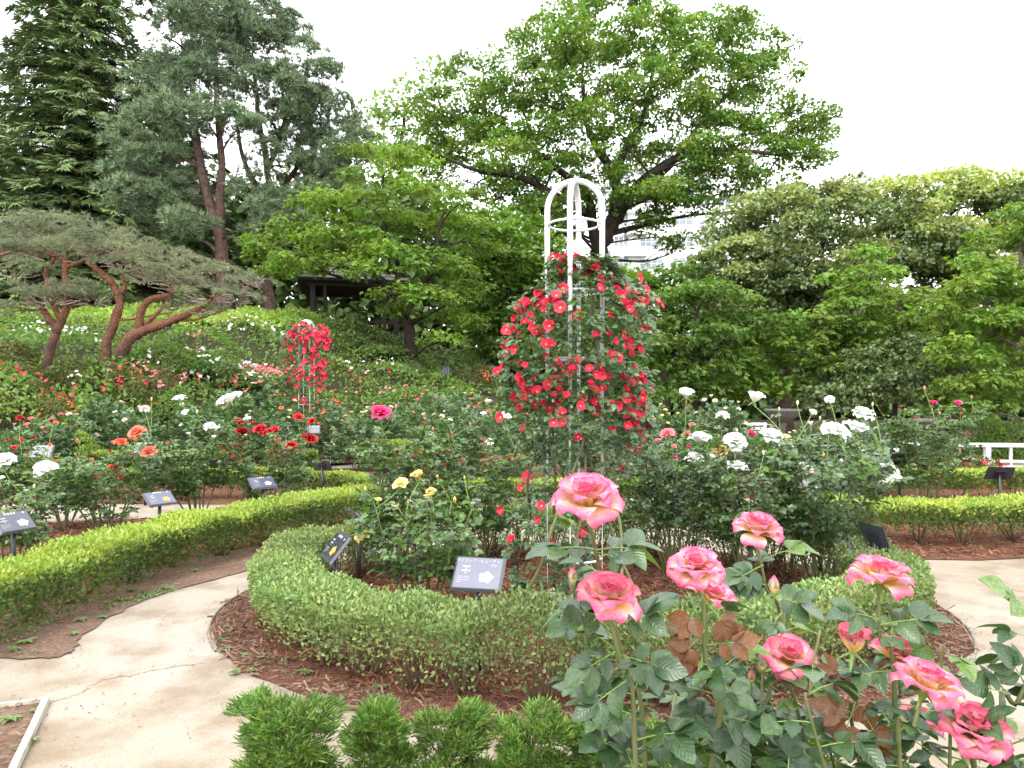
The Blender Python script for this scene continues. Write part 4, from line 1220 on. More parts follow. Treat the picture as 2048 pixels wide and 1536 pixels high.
tree('green_tree', 'deep green tree just right of the tall white trellis', b, lobes_px(L, D, 1.4, .9, 9), [([b, ray(1330, 650, D), ray(1335, 590, D)], .2, .08)],
     LEAF2, 0.26, 0.45, 1.5, 30, 'maple_leaf_deep', 'bark_dark', .5, 'pad', .08, -.6, 4, fill=.2)
# --- evergreens on the right
D = 27.0; b = on_ground(1570, D, -.1)
L = [(1468, 470, 66, 44), (1552, 432, 80, 44), (1640, 412, 76, 42), (1705, 430, 56, 40), (1448, 545, 62, 48), (1535, 520, 86, 52), (1635, 500, 86, 54), (1555, 610, 90, 56), (1480, 630, 70, 50), (1650, 600, 84, 60), (1600, 700, 96, 56), (1715, 640, 80, 70), (1500, 720, 70, 50), (1720, 740, 80, 50), (1430, 600, 40, 40), (1750, 540, 60, 50), (1500, 580, 60, 40, -1.3), (1600, 560, 70, 44, -1.3), (1690, 560, 60, 44, -1.3), (1600, 470, 60, 36, -1.3)]
tree('evergreen_tree', 'dark evergreen with an olive crown right of centre', b, lobes_px(L, D, 1.4, .85, 10), [([b, ray(1570, 690, D), ray(1565, 560, D), ray(1570, 470, D)], .28, .1), ([ray(1570, 680, D), ray(1630, 580, D), ray(1650, 470, D)], .18, .06)],
     LEAF2, 0.165, 0.50, 2.2, 70, 'evergreen_leaf', 'bark_dark', .6, 'ball', .09, -.55, 3, tip=('olive_leaf', .42), fill=.12)
D = 31.0; b = on_ground(1900, D, -.1)
L = [(1752, 415, 66, 42), (1830, 408, 76, 38), (1900, 395, 66, 42), (1972, 402, 66, 40), (2045, 415, 60, 40), (1775, 490, 70, 40), (1862, 490, 80, 42), (1945, 478, 76, 42), (1745, 545, 60, 36), (1840, 565, 64, 34), (1925, 560, 70, 40), (2030, 490, 70, 44), (1800, 640, 80, 60), (1900, 660, 80, 60), (2000, 620, 80, 60), (2100, 450, 60, 50), (1715, 372, 22, 18), (2090, 560, 60, 60), (1800, 520, 60, 40, -1.5), (1900, 520, 60, 40, -1.5), (1840, 450, 60, 36, -1.5), (1960, 540, 60, 40, -1.5), (1990, 740, 80, 60), (1880, 750, 80, 50)]
tree('evergreen_tree', 'evergreen with pale yellow new leaves at right', b, lobes_px(L, D, 1.5, .85, 11), [([b, ray(1900, 690, D), ray(1890, 560, D), ray(1880, 450, D)], .3, .1), ([ray(1900, 650, D), ray(1970, 560, D), ray(2000, 450, D)], .18, .06)],
     LEAF2, 0.20, 0.58, 2.1, 66, 'evergreen_leaf', 'bark_dark', .6, 'ball', .09, -.55, 3, tip=('yellow_leaf', .30), fill=.12)
# --- maples on the right
D = 20.0; b = on_ground(1660, D)
L = [(1745, 548, 52, 20), (1785, 600, 76, 20), (1705, 615, 66, 18), (1625, 640, 62, 18), (1560, 668, 54, 18), (1660, 680, 74, 18), (1760, 650, 64, 18), (1835, 640, 56, 18), (1600, 722, 64, 18), (1530, 700, 44, 18), (1690, 735, 60, 16), (1740, 510, 36, 18), (1700, 655, 50, 14), (1560, 770, 64, 18), (1620, 775, 56, 16), (1650, 560, 30, 14), (1590, 690, 60, 18, -.8), (1650, 725, 60, 18, -.8), (1740, 700, 60, 18, -.8), (1800, 680, 60, 18, -.6), (1850, 700, 50, 18, -.5), (1500, 740, 50, 18), (1700, 780, 70, 18), (1520, 790, 60, 16), (1780, 740, 50, 16, -.6), (1720, 580, 50, 18)]
tree('maple_tree', 'low light green maple before the dark evergreen', b, lobes_px(L, D, 1.0, .9, 12),
     [([b, ray(1660, 790, D), ray(1665, 730, D), ray(1680, 690, D)], .13, .08), ([ray(1675, 700, D), ray(1705, 620, D), ray(1740, 560, D), ray(1760, 520, D)], .07, .025), ([ray(1665, 730, D), ray(1620, 680, D), ray(1570, 670, D)], .06, .02), ([ray(1680, 690, D), ray(1750, 660, D), ray(1820, 645, D)], .06, .02)],
     MAPLE, 0.15, 0.22, 1.25, 14, 'maple_leaf', 'bark_grey', .4, 'pad', .05, -.3, 4, wid=(.9, 1.1), droop=.2, fill=.1)
D = 16.0; b = on_ground(2080, D)
L = [(2020, 480, 76, 34), (2045, 560, 84, 30), (1975, 600, 76, 24), (1915, 575, 54, 20), (2035, 645, 80, 28), (1960, 680, 70, 24), (2035, 725, 76, 28), (1945, 765, 60, 20), (2010, 790, 66, 24), (1895, 735, 44, 18), (2085, 600, 60, 40), (1900, 640, 50, 18), (2040, 430, 50, 24), (1960, 530, 50, 20), (1880, 790, 40, 14), (2080, 480, 60, 34), (1990, 640, 60, 22, -.6), (1930, 720, 60, 20, -.6), (2000, 760, 60, 22, -.6), (1985, 560, 60, 24, -.6), (1910, 690, 44, 16, -.6), (1870, 620, 40, 16), (1960, 810, 60, 18), (1900, 820, 50, 16)]
tree('maple_tree', 'bright green layered maple at the right edge', b, lobes_px(L, D, .9, .9, 13),
     [([b, ray(2080, 760, D), ray(2060, 690, D), ray(2050, 600, D), ray(2040, 500, D)], .12, .04), ([ray(2070, 720, D), ray(2010, 680, D), ray(1950, 660, D)], .06, .02), ([ray(2060, 680, D), ray(2000, 620, D), ray(1940, 590, D)], .06, .02), ([ray(2075, 760, D), ray(2010, 770, D), ray(1950, 775, D)], .05, .02)],
     MAPLE, 0.14, 0.20, 1.2, 14, 'maple_leaf', 'bark_grey', .42, 'pad', .05, -.3, 4, wid=(.9, 1.1), droop=.2, fill=.1)
D = 19.0; b = on_ground(1390, D)
L = [(1345, 600, 64, 26), (1415, 585, 66, 28), (1325, 655, 56, 26), (1400, 655, 78, 30), (1470, 635, 54, 26), (1370, 718, 84, 30), (1450, 712, 66, 26), (1315, 735, 56, 26), (1400, 775, 78, 24), (1300, 690, 40, 24), (1480, 770, 54, 22), (1340, 790, 50, 18), (1500, 600, 30, 18), (1440, 670, 60, 24, -.8), (1350, 690, 60, 24, -.8), (1420, 740, 60, 22, -.8), (1500, 680, 44, 22), (1460, 600, 44, 20), (1530, 640, 40, 18)]
tree('maple_tree', 'feathery mid green maple right of the tall trellis', b, lobes_px(L, D, 1.0, .9, 14), [([b, ray(1390, 770, D), ray(1385, 700, D), ray(1395, 620, D)], .11, .04), ([ray(1388, 740, D), ray(1440, 690, D), ray(1470, 640, D)], .06, .02), ([ray(1388, 750, D), ray(1340, 700, D), ray(1325, 650, D)], .06, .02)],
     MAPLE, 0.14, 0.2, 1.3, 11, 'maple_leaf_deep', 'bark_dark', .42, 'pad', .05, -.4, 4, wid=(.9, 1.1), droop=.2, fill=.15)
D = 18.0; b = on_ground(1790, D)
L = [(1740, 740, 60, 40), (1810, 720, 70, 44), (1790, 780, 80, 40), (1860, 770, 60, 40), (1720, 790, 50, 34), (1660, 800, 50, 26)]
tree('dark_shrub', 'dark bronze-tinged evergreen shrub at right behind the roses', b, lobes_px(L, D, .8, .9, 15), [([b, ray(1790, 790, D), ray(1795, 740, D)], .08, .04)],
     LEAF2, 0.11, 0.22, 1.8, 24, 'evergreen_leaf', 'bark_dark', .6, 'ball', .04, -.7, 3, cat='shrub', fill=.2)

# --- the wood that closes the view under the crowns: one far mass
n = 62000
x = rng.uniform(-48, 72, n); y = rng.uniform(46, 56, n)
z = height(x, y) + rng.random(n) * (7.0 + 4.5 * smooth((4 - x) / 6) + 1.5 * np.sin(x * .35) + 1.2 * np.sin(x * .9 + 1) - .3 * smooth((x - 5) / 3) + 2.0 * smooth((x - 38) / 8))
g = Geo()
g.add(*place(LEAF2, np.stack([x, y, z], -1), rand_dirs(n) + A3(0, -.2, -.2), A3(0, -.6, .6) + rand_dirs(n) * .7, .50 + .40 * rng.random(n), .85))
o = g.build('woodland', MATS['wood_leaf'], kind='stuff'); tag(o, 'far mass of undergrowth closing the view beneath the trees', 'woodland')

# ---------------------------------------------------------------- shrubs and azaleas
def mound_mesh(name, n, leaf, mt, seed, flat=.8):
    r = np.random.default_rng(seed)
    u = norm(r.normal(size=(n, 3))); u[:, 2] = np.abs(u[:, 2])
    ph = r.random(8) * 6
    bump = 1 + .07 * np.sin(5 * u[:, 0] + ph[0]) + .07 * np.sin(6 * u[:, 1] + ph[1]) + .05 * np.sin(9 * u[:, 2] + 7 * u[:, 0] + ph[2])
    rad = bump * (1 - np.abs(r.normal(0, .05, n)))
    g = Geo(); g.add(*place(LEAF2, u * rad[:, None], u * .4 + norm(r.normal(size=(n, 3))) * .9, u + .6 * norm(r.normal(size=(n, 3))), leaf * (0.7 + .6 * r.random(n)), .65))
    return g.mesh(name, MATS[mt])
FLW = (A3(*([(0, 0, 0)] + [(math.cos(2 * PI * k / 10) * (1 if k % 2 == 0 else .55), math.sin(2 * PI * k / 10) * (1 if k % 2 == 0 else .55), .18) for k in range(10)])), np.array([[0, 1 + k, 1 + (k + 1) % 10] for k in range(10)]))
def bloom_mesh(name, n, s, mt, seed, zmin=.1):
    r = np.random.default_rng(seed)
    cl = norm(r.normal(size=(max(4, n // 9), 3))); cl[:, 2] = np.abs(cl[:, 2]) * .8 + zmin
    u = norm(cl[r.integers(0, len(cl), n)] + .16 * r.normal(size=(n, 3))); u[:, 2] = np.abs(u[:, 2])
    g = Geo(); g.add(*place(FLW, u * 1.02, norm(np.cross(u, norm(r.normal(size=(n, 3))))), u + .3 * r.normal(size=(n, 3)), s * (.7 + .6 * r.random(n))))
    return g.mesh(name, MATS[mt])
MOUND = {}
def mound(label, px, py, d, rx, hz, mt, flowers=None, nf=60, name='azalea_bush', cat='azalea', n=2400, leaf=.10, seed=None, fs=.055, group=None):
    """a clipped round bush whose top shows at (px, py)"""
    if py < 800 and px < 1000:
        d = march(px, py, hz * 1.25, 13.0, 34.0, d)
        n = n if d > 22 else int(n * 1.4)
    top = ray(px, py, d)
    zg = float(height(top[0], top[1]))
    t = thing(name, label, cat, (top[0], top[1], zg - .05), rng.random() * 6, group)
    hh = min(max(top[2] - zg + .05, hz), max(hz * 1.8, rx * 1.3))
    sd_ = (seed if seed is not None else int(rng.integers(3)))
    k = (mt, sd_, n, leaf)
    if k not in MOUND:
        MOUND[k] = mound_mesh('foliage', n, leaf, mt, sd_)
    Ms = Matrix.Diagonal((rx, rx * .85, hh, 1))
    link('foliage', MOUND[k], t, Ms, 'stuff')
    if flowers:
        kf = (flowers, sd_, nf, fs)
        if kf not in MOUND:
            MOUND[kf] = bloom_mesh('blossom', nf, fs, flowers, sd_ + 40)
        link('blossom', MOUND[kf], t, Ms, 'stuff')
    return t
# continuous azalea planting over the bank, with a lime crest
def cover(label, cond, n, leaf, mt, lift, hmul):
    x = rng.uniform(-24, 3, n * 3); y = rng.uniform(14.2, 32, n * 3)
    k = cond(x, y); x, y = x[k][:n], y[k][:n]
    m = len(x)
    bump = .30 * np.abs(np.sin(x * 1.25 + np.sin(y * .8))) * np.abs(np.sin(y * 1.15 + 1.3 * np.sin(x * .6)))
    z = height(x, y) + lift + hmul * bump - .05 * rng.random(m)
    g = Geo(); g.add(*place(LEAF2, np.stack([x, y, z], -1), rand_dirs(m) * .8 + A3(0, -.3, .3), A3(0, -.35, 1) + .7 * rand_dirs(m), leaf * (.7 + .6 * rng.random(m)), .65))
    o = g.build('azalea_cover', MATS[mt], kind='stuff'); tag(o, label, 'azalea')
crest = lambda x, y: (y > 22 + 1.2 * np.sin(x * .7)) & (x < -7.9 + .06 * (y - 25)) & (y < 30.5)
slope = lambda x, y: (x < 1.5 - .34 * (y - 14)) & ~crest(x, y) & (y < 30) & (height(x, y) > .12)
cover('lime green azalea mass along the crest of the bank', crest, 20000, .14, 'azalea_lime', .38, 1.2)
cover('green azalea mass over the slope of the bank', slope, 33000, .12, 'azalea_leaf', .30, 1.6)
mnd = lambda x, y: (height(x, y) > .15) & (y > 21) & (x > -8.5) & (x < 5) & ~slope(x, y) & (np.sin(x * 1.9) * np.sin(y * 1.3) > -.55)
def mound_cover():
    n = 15000
    x = rng.uniform(-9, 5, n * 4); y = rng.uniform(20, 36, n * 4)
    k = mnd(x, y); x, y = x[k][:n], y[k][:n]; m = len(x)
    z = height(x, y) + .05 + .28 * np.abs(np.sin(x * 1.7 + 1) * np.sin(y * 1.5)) * rng.random(m)
    g = Geo(); g.add(*place(LEAF2, np.stack([x, y, z], -1), rand_dirs(m) + A3(0, -.2, .4), A3(0, -.4, 1) + .7 * rand_dirs(m), .13 + .08 * rng.random(m), .6))
    tag(g.build('ground_cover', MATS['shrub_leaf'], kind='stuff'), 'low dark ground cover over the shaded mound', 'ground cover')
mound_cover()
# flowers strewn over the slope, by colour
def strewn(label, cl, n, s, mt):
    P = []
    for (px, py, sx, sy, d, w) in cl:
        m = int(n * w)
        Q = []
        for _ in range(m):
            pa, pb = px + rng.normal() * sx, py + rng.normal() * 11
            dd = march(pa, pb, .5, 13.0, 33.0, d)
            Q.append(((pa - CX) / F * dd, dd))
        x, y = np.array(Q).T
        z = height(x, y) + .42 + .30 * np.abs(np.sin(x * 1.25 + np.sin(y * .8))) * np.abs(np.sin(y * 1.15 + 1.3 * np.sin(x * .6))) * 1.6 + rng.random(m) * .06
        P.append(np.stack([x, y, z], -1))
    P = np.concatenate(P); m = len(P)
    g = Geo(); g.add(*place(FLW, P, rand_dirs(m), A3(0, -.7, .6) + .5 * rand_dirs(m), s * (.7 + .6 * rng.random(m))))
    o = g.build('azalea_blossom', MATS[mt], kind='stuff'); tag(o, label, 'blossom')
strewn('white azalea blossom strewn across the bank', [(400, 730, 50, .9, 20, .35), (470, 745, 40, .7, 19, .3), (340, 725, 30, .6, 20, .12), (520, 660, 40, .5, 28, .15), (70, 655, 22, .4, 26, .1), (160, 680, 30, .6, 23, .12), (740, 740, 30, .8, 19.5, .08)], 210, .058, 'azalea_white')
strewn('red azalea blossom strewn low on the bank', [(60, 775, 30, .4, 16.6, .12), (100, 800, 40, .4, 15.6, .12), (260, 780, 30, .4, 16.2, .2), (560, 735, 20, .4, 19.5, .12), (720, 755, 34, .6, 18.5, .2), (470, 760, 40, .5, 18, .14), ], 120, .05, 'azalea_red')
strewn('pink azalea blossom strewn low on the bank', [(330, 765, 30, .5, 17.2, .3), (520, 765, 24, .4, 18.2, .3), (800, 790, 40, .5, 17, .06), (390, 710, 20, .4, 21.5, .15), (590, 740, 30, .5, 19.4, .2)], 260, .055, 'azalea_pink')

mound('brownish clipped azalea mound at the far left below the slim pine', 10, 690, 17.5, 1.05, .6, 'azalea_leaf_dark')
mound('clipped azalea mound left of the slim pine trunk', 40, 735, 16.6, .9, .5, 'azalea_leaf_dark', 'azalea_red', 30)
mound('clipped azalea mound between the two pine trunks', 160, 722, 16.9, .95, .5, 'azalea_leaf_dark', 'azalea_white', 26)
mound('red-flowering azalea at the far left foot of the bank', 15, 782, 15.2, .62, .5, 'azalea_leaf_dark', 'azalea_red', 36)
mound('red-flowering azalea below the slim pine', 68, 765, 15.8, .5, .5, 'azalea_leaf_dark', 'azalea_red', 44)
mound('low azalea with rusty red flowers left of the pale pink rose', 115, 800, 15.0, .6, .4, 'azalea_leaf_dark', 'azalea_orange', 90)
mound('brown-green azalea mound right of the twin pine trunks', 290, 735, 17.2, .9, .5, 'azalea_leaf_dark')
mound('green azalea mound behind the white roses at left', 340, 778, 15.6, .62, .5, 'azalea_leaf', 'azalea_pink', 14)
mound('rusty azalea mound below the twin pine trunks', 270, 770, 16.0, .66, .4, 'azalea_leaf_dark', 'azalea_orange', 70)
mound('green azalea mound left of the small trellis', 480, 735, 18.6, .9, .4, 'azalea_leaf', 'azalea_white', 90)
mound('azalea mound with scattered white flowers mid-slope', 400, 700, 21.0, 1.1, .5, 'azalea_leaf', 'azalea_white', 50)
mound('smooth green azalea mound high above the white blossom', 330, 690, 22.5, 1.2, .5, 'azalea_leaf')
mound('lime clipped ball bush on the crest by the pine crown', 145, 630, 28.0, .75, .5, 'azalea_lime', name='clipped_bush', cat='bush')
mound('broad clipped green bush in front of the arbour', 706, 640, 27.6, 1.15, .8, 'shrub_leaf', name='clipped_bush', cat='bush', n=3400, leaf=.12)
mound('dark clipped bush right of the arbour below the maple', 775, 672, 26.5, .95, .6, 'shrub_leaf', name='clipped_bush', cat='bush')
mound('dark clipped bush with a hint of red blossom under the maple', 840, 712, 25.5, .8, .5, 'shrub_leaf', 'azalea_red', 8, name='clipped_bush', cat='bush')
mound('round dark clipped bush on the mound right of the maple trunk', 930, 700, 26.5, .95, .6, 'azalea_leaf', name='clipped_bush', cat='bush', n=3000)
mound('orange-tipped round bush right of the maple trunk', 962, 682, 27.4, .62, .5, 'azalea_leaf_dark', 'azalea_orange', 70, name='clipped_bush', cat='bush')
mound('small dark round bush left of the deep green tree', 990, 688, 27.6, .55, .5, 'shrub_leaf', name='clipped_bush', cat='bush')
mound('low dome bush beside the narrow notice board', 920, 742, 24.4, .7, .4, 'azalea_leaf_dark', name='clipped_bush', cat='bush')
mound('bright green loose bush below the notice board', 912, 762, 22.0, .7, .5, 'maple_leaf', name='clipped_bush', cat='bush')
mound('yellow-green clipped bush behind the centre roses', 908, 830, 13.0, .36, .5, 'azalea_lime', name='clipped_bush', cat='bush')
mound('small bush with violet-pink flowers right of the notice board', 972, 742, 24.8, .5, .4, 'shrub_leaf', 'petal_magenta', 26, name='flowering_bush', cat='bush')
mound('lime-green clipped bush behind the salmon roses at left', 165, 838, 12.6, .46, .5, 'azalea_lime', name='clipped_bush', cat='bush')
mound('low red-flowering azalea under the pink rose at right', 1790, 908, 12.6, .66, .4, 'azalea_leaf_dark', 'azalea_red', 150, fs=.11)
mound('low red-flowering azalea between the two brown plate backs', 1890, 912, 12.4, .6, .4, 'azalea_leaf_dark', 'azalea_red', 170, fs=.11)
mound('low red-flowering azalea in front of the white railing', 1962, 918, 12.4, .55, .4, 'azalea_leaf_dark', 'azalea_red', 150, fs=.11)
mound('yellow-flowering bush behind the white railing', 2025, 848, 17.5, .75, .5, 'azalea_leaf', 'petal_yellow', 30, name='flowering_bush', cat='bush')
mound('fresh yellow-green bush above the white railing', 1960, 815, 17.8, .9, .5, 'maple_leaf', name='clipped_bush', cat='bush')
# boulders on the mound
for px, py, d, s, lab in ((735, 668, 27.2, .38, 'grey boulder beside the arbour steps'), (820, 690, 26.6, .3, 'mossy boulder at the foot of the maple')):
    q_ = ray(px, py, d)
    g = Geo()
    th, ph = np.meshgrid(np.linspace(0, PI, 9), np.arange(12) / 12 * 2 * PI, indexing='ij')
    rr = s * (1 + .18 * np.sin(3 * ph + 2 * th) + .12 * np.sin(5 * th + 4 * ph))
    V = np.stack([rr * np.sin(th) * np.cos(ph) * 1.5, rr * np.sin(th) * np.sin(ph), rr * np.cos(th)], -1)
    i, j = np.meshgrid(np.arange(8), np.arange(12), indexing='ij')
    g.add(V.reshape(-1, 3), np.stack([i * 12 + j, (i + 1) * 12 + j, (i + 1) * 12 + (j + 1) % 12, i * 12 + (j + 1) % 12], -1).reshape(-1, 4))
    o = g.build('boulder', MATS['rock']); o.location = (q_[0], q_[1], float(height(q_[0], q_[1])) + s * .3); tag(o, lab, 'boulder')

# ---------------------------------------------------------------- roses: leaves
def leaflet_low(w=.62, fold=.10, bend=.08):
    V = A3([0, 0, 0], [-.40 * w, .22, fold * .7], [-.5 * w, .50, fold], [-.34 * w, .78, fold * .6 - bend * .5], [0, 1, -bend], [.34 * w, .78, fold * .6 - bend * .5], [.5 * w, .50, fold], [.40 * w, .22, fold * .7], [0, .5, 0])
    T = np.array([[8, k + 1, k] for k in range(7)] + [[8, 0, 7]])
    return V, T
def leaflet_hi(seed, w=.62, fold=.10, bend=.12):
    r = np.random.default_rng(seed)
    nv, nu = 9, 5
    v = np.linspace(0, 1, nv); u = np.linspace(-1, 1, nu)
    prof = np.sin(PI * np.clip(v, 0, 1) ** .82) ** .75 * .5 * w
    prof[0] = .012; prof[-1] = .004
    V = np.zeros((nv, nu, 3))
    ph = r.random(3) * 6
    for i in range(nv):
        for j in range(nu):
            saw = 1 + (.045 if (i % 2) else -.03) * (abs(u[j]) > .9)
            V[i, j] = (u[j] * prof[i] * saw + .06 * math.sin(ph[2]) * v[i] ** 2, v[i], fold * abs(u[j]) * prof[i] * 3 - bend * v[i] ** 2 + .018 * math.sin(7 * v[i] + ph[0]) * abs(u[j]) + .012 * math.sin(12 * v[i] + ph[1]) * u[j])
    i, j = np.meshgrid(np.arange(nv - 1), np.arange(nu - 1), indexing='ij')
    Fq = np.stack([i * nu + j, i * nu + j + 1, (i + 1) * nu + j + 1, (i + 1) * nu + j], -1).reshape(-1, 4)
    uv = np.stack([np.tile(u * .5 + .5, nv), np.repeat(v, nu)], -1)
    return V.reshape(-1, 3), Fq, uv
LEAFLETS = [(0, .52, 0, .48), (-1, .50, 1.0, .40), (1, .50, 1.0, .40), (-1, .26, 1.15, .33), (1, .26, 1.15, .33)]
def compound(seed, n=5):
    r = np.random.default_rng(seed)
    tv, tf = leaflet_low(.66 + .1 * r.random(), .08 + .08 * r.random(), .1)
    g = Geo()
    for s, y, a, l in LEAFLETS[:n]:
        p = A3([s * .02, y, -.03 * r.random()])
        Y = A3([s * math.sin(a), math.cos(a), -.12 + .22 * r.normal()]); Z = A3([.3 * r.normal(), .3 * r.normal(), 1.0])
        g.add(*place((tv, tf), p, Y, Z, A3(l)))
    w = .012
    g.add(A3([-w, 0, 0], [w, 0, 0], [w * .6, .53, .01], [-w * .6, .53, .01]), [[0, 1, 2, 3]])
    return g
def leaf_meshes(mt, n=4, nl=5):
    return [compound(i * 7 + nl, nl).mesh('leaf', MATS[mt]) for i in range(n)]
LM = {k: leaf_meshes(k) for k in ('rose_leaf', 'rose_leaf_blue', 'rose_leaf_fresh', 'rose_leaf_bronze')}
# the same leaf as a triangle template, for leaves merged into one mesh
def tri(g):
    V = np.concatenate(g.V); T = []
    for t in g.T:
        T += [t] if t.shape[1] == 3 else [t[:, [0, 1, 2]], t[:, [0, 2, 3]]]
    return V, np.concatenate(T)
LT = [tri(compound(i * 5 + 1)) for i in range(3)]
def small_compound(seed):
    r = np.random.default_rng(seed)
    g = Geo()
    for s, y, a, l in LEAFLETS:
        g.add(*place(LEAF2, A3([s * .02, y, 0]), A3([s * math.sin(a), math.cos(a), -.1 + .2 * r.normal()]), A3([.3 * r.normal(), .3 * r.normal(), 1.0]), A3(l * 1.05), A3(.7)))
    return tri(g)
LTS = [small_compound(i) for i in range(3)]

# ---------------------------------------------------------------- roses: flowers
def petal(L, W, p0, p1, Rc, curl, seed, nu=7, nv=8, ruf=.03):
    """a petal from its claw at the origin: leans from p0 to p1 (radians from upright) and cups round the flower's axis"""
    r = np.random.default_rng(seed)
    v = np.linspace(0, 1, nv); u = np.linspace(-1, 1, nu)
    ang = p0 + (p1 - p0) * v ** 1.5
    dv = L / (nv - 1)
    x = np.concatenate([[0], np.cumsum(np.sin(ang[:-1]) * dv)]); z = np.concatenate([[0], np.cumsum(np.cos(ang[:-1]) * dv)])
    wid = W * (0.16 + .84 * np.sin(PI * .5 * np.clip(v * 1.45, 0, 1)) ** .9) * np.sqrt(np.clip(1 - np.clip((v - .72) / .34, 0, 1) ** 2.2, .02, 1))
    ph = r.random(4) * 6
    V = np.zeros((nv, nu, 3))
    for i in range(nv):
        s = u * wid[i]
        yy = Rc * np.sin(s / Rc); back = Rc * (1 - np.cos(s / Rc))
        out = A3(math.cos(ang[i]), 0, -math.sin(ang[i]))      # normal pointing away from the axis
        rf = ruf * v[i] ** 2 * np.sin(5 * u + ph[0] + 2 * v[i]) + curl * (np.abs(u) ** 3) * v[i] ** 2
        tip = curl * .8 * max(0, v[i] - .7) / .3
        V[i] = np.stack([x[i] + 0 * s, yy, z[i] + 0 * s], -1) + out * (-back + rf + tip * .25)[:, None]
    i, j = np.meshgrid(np.arange(nv - 1), np.arange(nu - 1), indexing='ij')
    Fq = np.stack([i * nu + j, i * nu + j + 1, (i + 1) * nu + j + 1, (i + 1) * nu + j], -1).reshape(-1, 4)
    uv = np.stack([np.tile(u * .5 + .5, nv), np.repeat(v, nu)], -1)
    return V.reshape(-1, 3), Fq, uv
#          length width lean0 lean1 cup   curl
LEVELS = [(.68, .28, .02, .08, .26, .02), (.78, .38, .10, .26, .38, .05), (.90, .50, .26, .58, .55, .12), (1.0, .58, .52, 1.02, .80, .20), (1.06, .62, .86, 1.52, 1.1, .27), (1.05, .60, 1.22, 2.1, 1.5, .32)]
COUNTS = [4, 5, 5, 6, 6, 5]
def petal_slots(counts, seed):
    r = np.random.default_rng(seed)
    out = []; a = 0.0
    for lv, n in enumerate(counts):
        for k in range(n):
            a += 2.39996
            out.append((lv, a + r.normal() * .15, .03 + .02 * lv, r.normal() * .08, .92 + .16 * r.random(), int(r.integers(2))))
    return out
def bloom_geo(counts, seed, nu=4, nv=5, lv0=0):
    g = Geo()
    for lv, a, off, tl, s, vr in petal_slots(counts, seed):
        V, Fq, uv = petal(*LEVELS[lv], seed * 13 + lv * 2 + vr, nu, nv, .05)
        V = V * s; V = V + A3(off, 0, 0)
        c_, s_ = math.cos(a), math.sin(a)
        V = V @ A3([c_, s_, 0], [-s_, c_, 0], [0, 0, 1]) 
        g.add(V, Fq, 0, uv)
    return g
def calyx(g, mi=0, s=1.0):
    lathe(g, [(.05 * s, -.34 * s), (.10 * s, -.26 * s), (.14 * s, -.12 * s), (.13 * s, 0), (.02, .02)], n=8, mi=mi)
    for k in range(5):
        a = 2 * PI * k / 5
        d = A3(math.cos(a), math.sin(a), 0); t_ = A3(-d[1], d[0], 0)
        g.add(A3(d * .1 - t_ * .07, d * .1 + t_ * .07, d * .42 + A3(0, 0, -.22) + t_ * .05, d * .42 + A3(0, 0, -.22) - t_ * .05, d * .66 + A3(0, 0, -.42)) * s + A3(0, 0, -.04), [[0, 1, 2], [0, 2, 3], [3, 2, 4]], mi)
BLM = {}
def bloom(mt, kind):
    k = (mt, kind)
    if k not in BLM:
        v = kind % 3
        cn = [(3, 4, 5, 5, 4), (3, 4, 5, 4, 0), (3, 5, 5, 5, 5, 3)][v]
        g = bloom_geo(cn, 3 + kind)
        calyx(g, 1)
        BLM[k] = g.mesh('bloom', [MATS[mt], MATS['stalk']], True, True)
    return BLM[k]
def bud_mesh(mt):
    k = ('bud', mt)
    if k not in BLM:
        g = Geo()
        prof = np.array([(.02, -.42), (.13, -.34), (.16, -.2), (.30, -.02), (.36, .2), (.32, .45), (.2, .72), (.05, .95)])
        lathe(g, prof, n=9)
        g.U[-1] = np.stack([np.zeros(g.n), np.repeat(np.linspace(0, 1, len(prof)), 9)], -1)
        for q_ in range(5):
            a = 2 * PI * q_ / 5
            d = A3(math.cos(a), math.sin(a), 0); t_ = A3(-d[1], d[0], 0)
            g.add(A3(d * .2 - t_ * .12 + A3(0, 0, -.1), d * .2 + t_ * .12 + A3(0, 0, -.1), d * .40 + t_ * .14 + A3(0, 0, .25), d * .40 - t_ * .14 + A3(0, 0, .25), d * .30 + A3(0, 0, .75)), [[0, 1, 2], [0, 2, 3], [3, 2, 4]], 1)
        lathe(g, [(.03, -.5), (.15, -.38), (.19, -.22), (.16, -.1)], n=8, mi=1)
        BLM[k] = g.mesh('bud', [MATS[mt], MATS['stalk']], True, True)
    return BLM[k]
def single_mesh(v):
    k = ('single', v)
    if k not in BLM:
        g = Geo()
        for q_ in range(5):
            a = 2 * PI * q_ / 5 + .1 * v
            V, Fq, uv = petal(1.0, .64, .50 + .22 * v, .90 + .3 * v, 1.6, .10, q_ + 5 * v, 5, 6, .10)
            c_, s_ = math.cos(a), math.sin(a)
            V = V @ A3([c_, s_, 0], [-s_, c_, 0], [0, 0, 1])
            g.add(V, Fq, 0, uv)
        lathe(g, [(.15, .08), (.14, .16), (.08, .2), (.01, .18)], n=8, mi=1)
        calyx(g, 2, .8)
        BLM[k] = g.mesh('bloom', [MATS['petal_red_single'], MATS['stamen'], MATS['stalk']], True, True)
    return BLM[k]
def up_matrix(p, up, s, spin):
    up = norm(np.asarray(up, float)); x = norm(np.cross(A3(0.1, 1, 0.05), up)); y = np.cross(up, x)
    c_, s_ = math.cos(spin), math.sin(spin)
    X = (x * c_ + y * s_) * s; Y = (-x * s_ + y * c_) * s; Z = up * s
    return Matrix(((X[0], Y[0], Z[0], p[0]), (X[1], Y[1], Z[1], p[1]), (X[2], Y[2], Z[2], p[2]), (0, 0, 0, 1)))

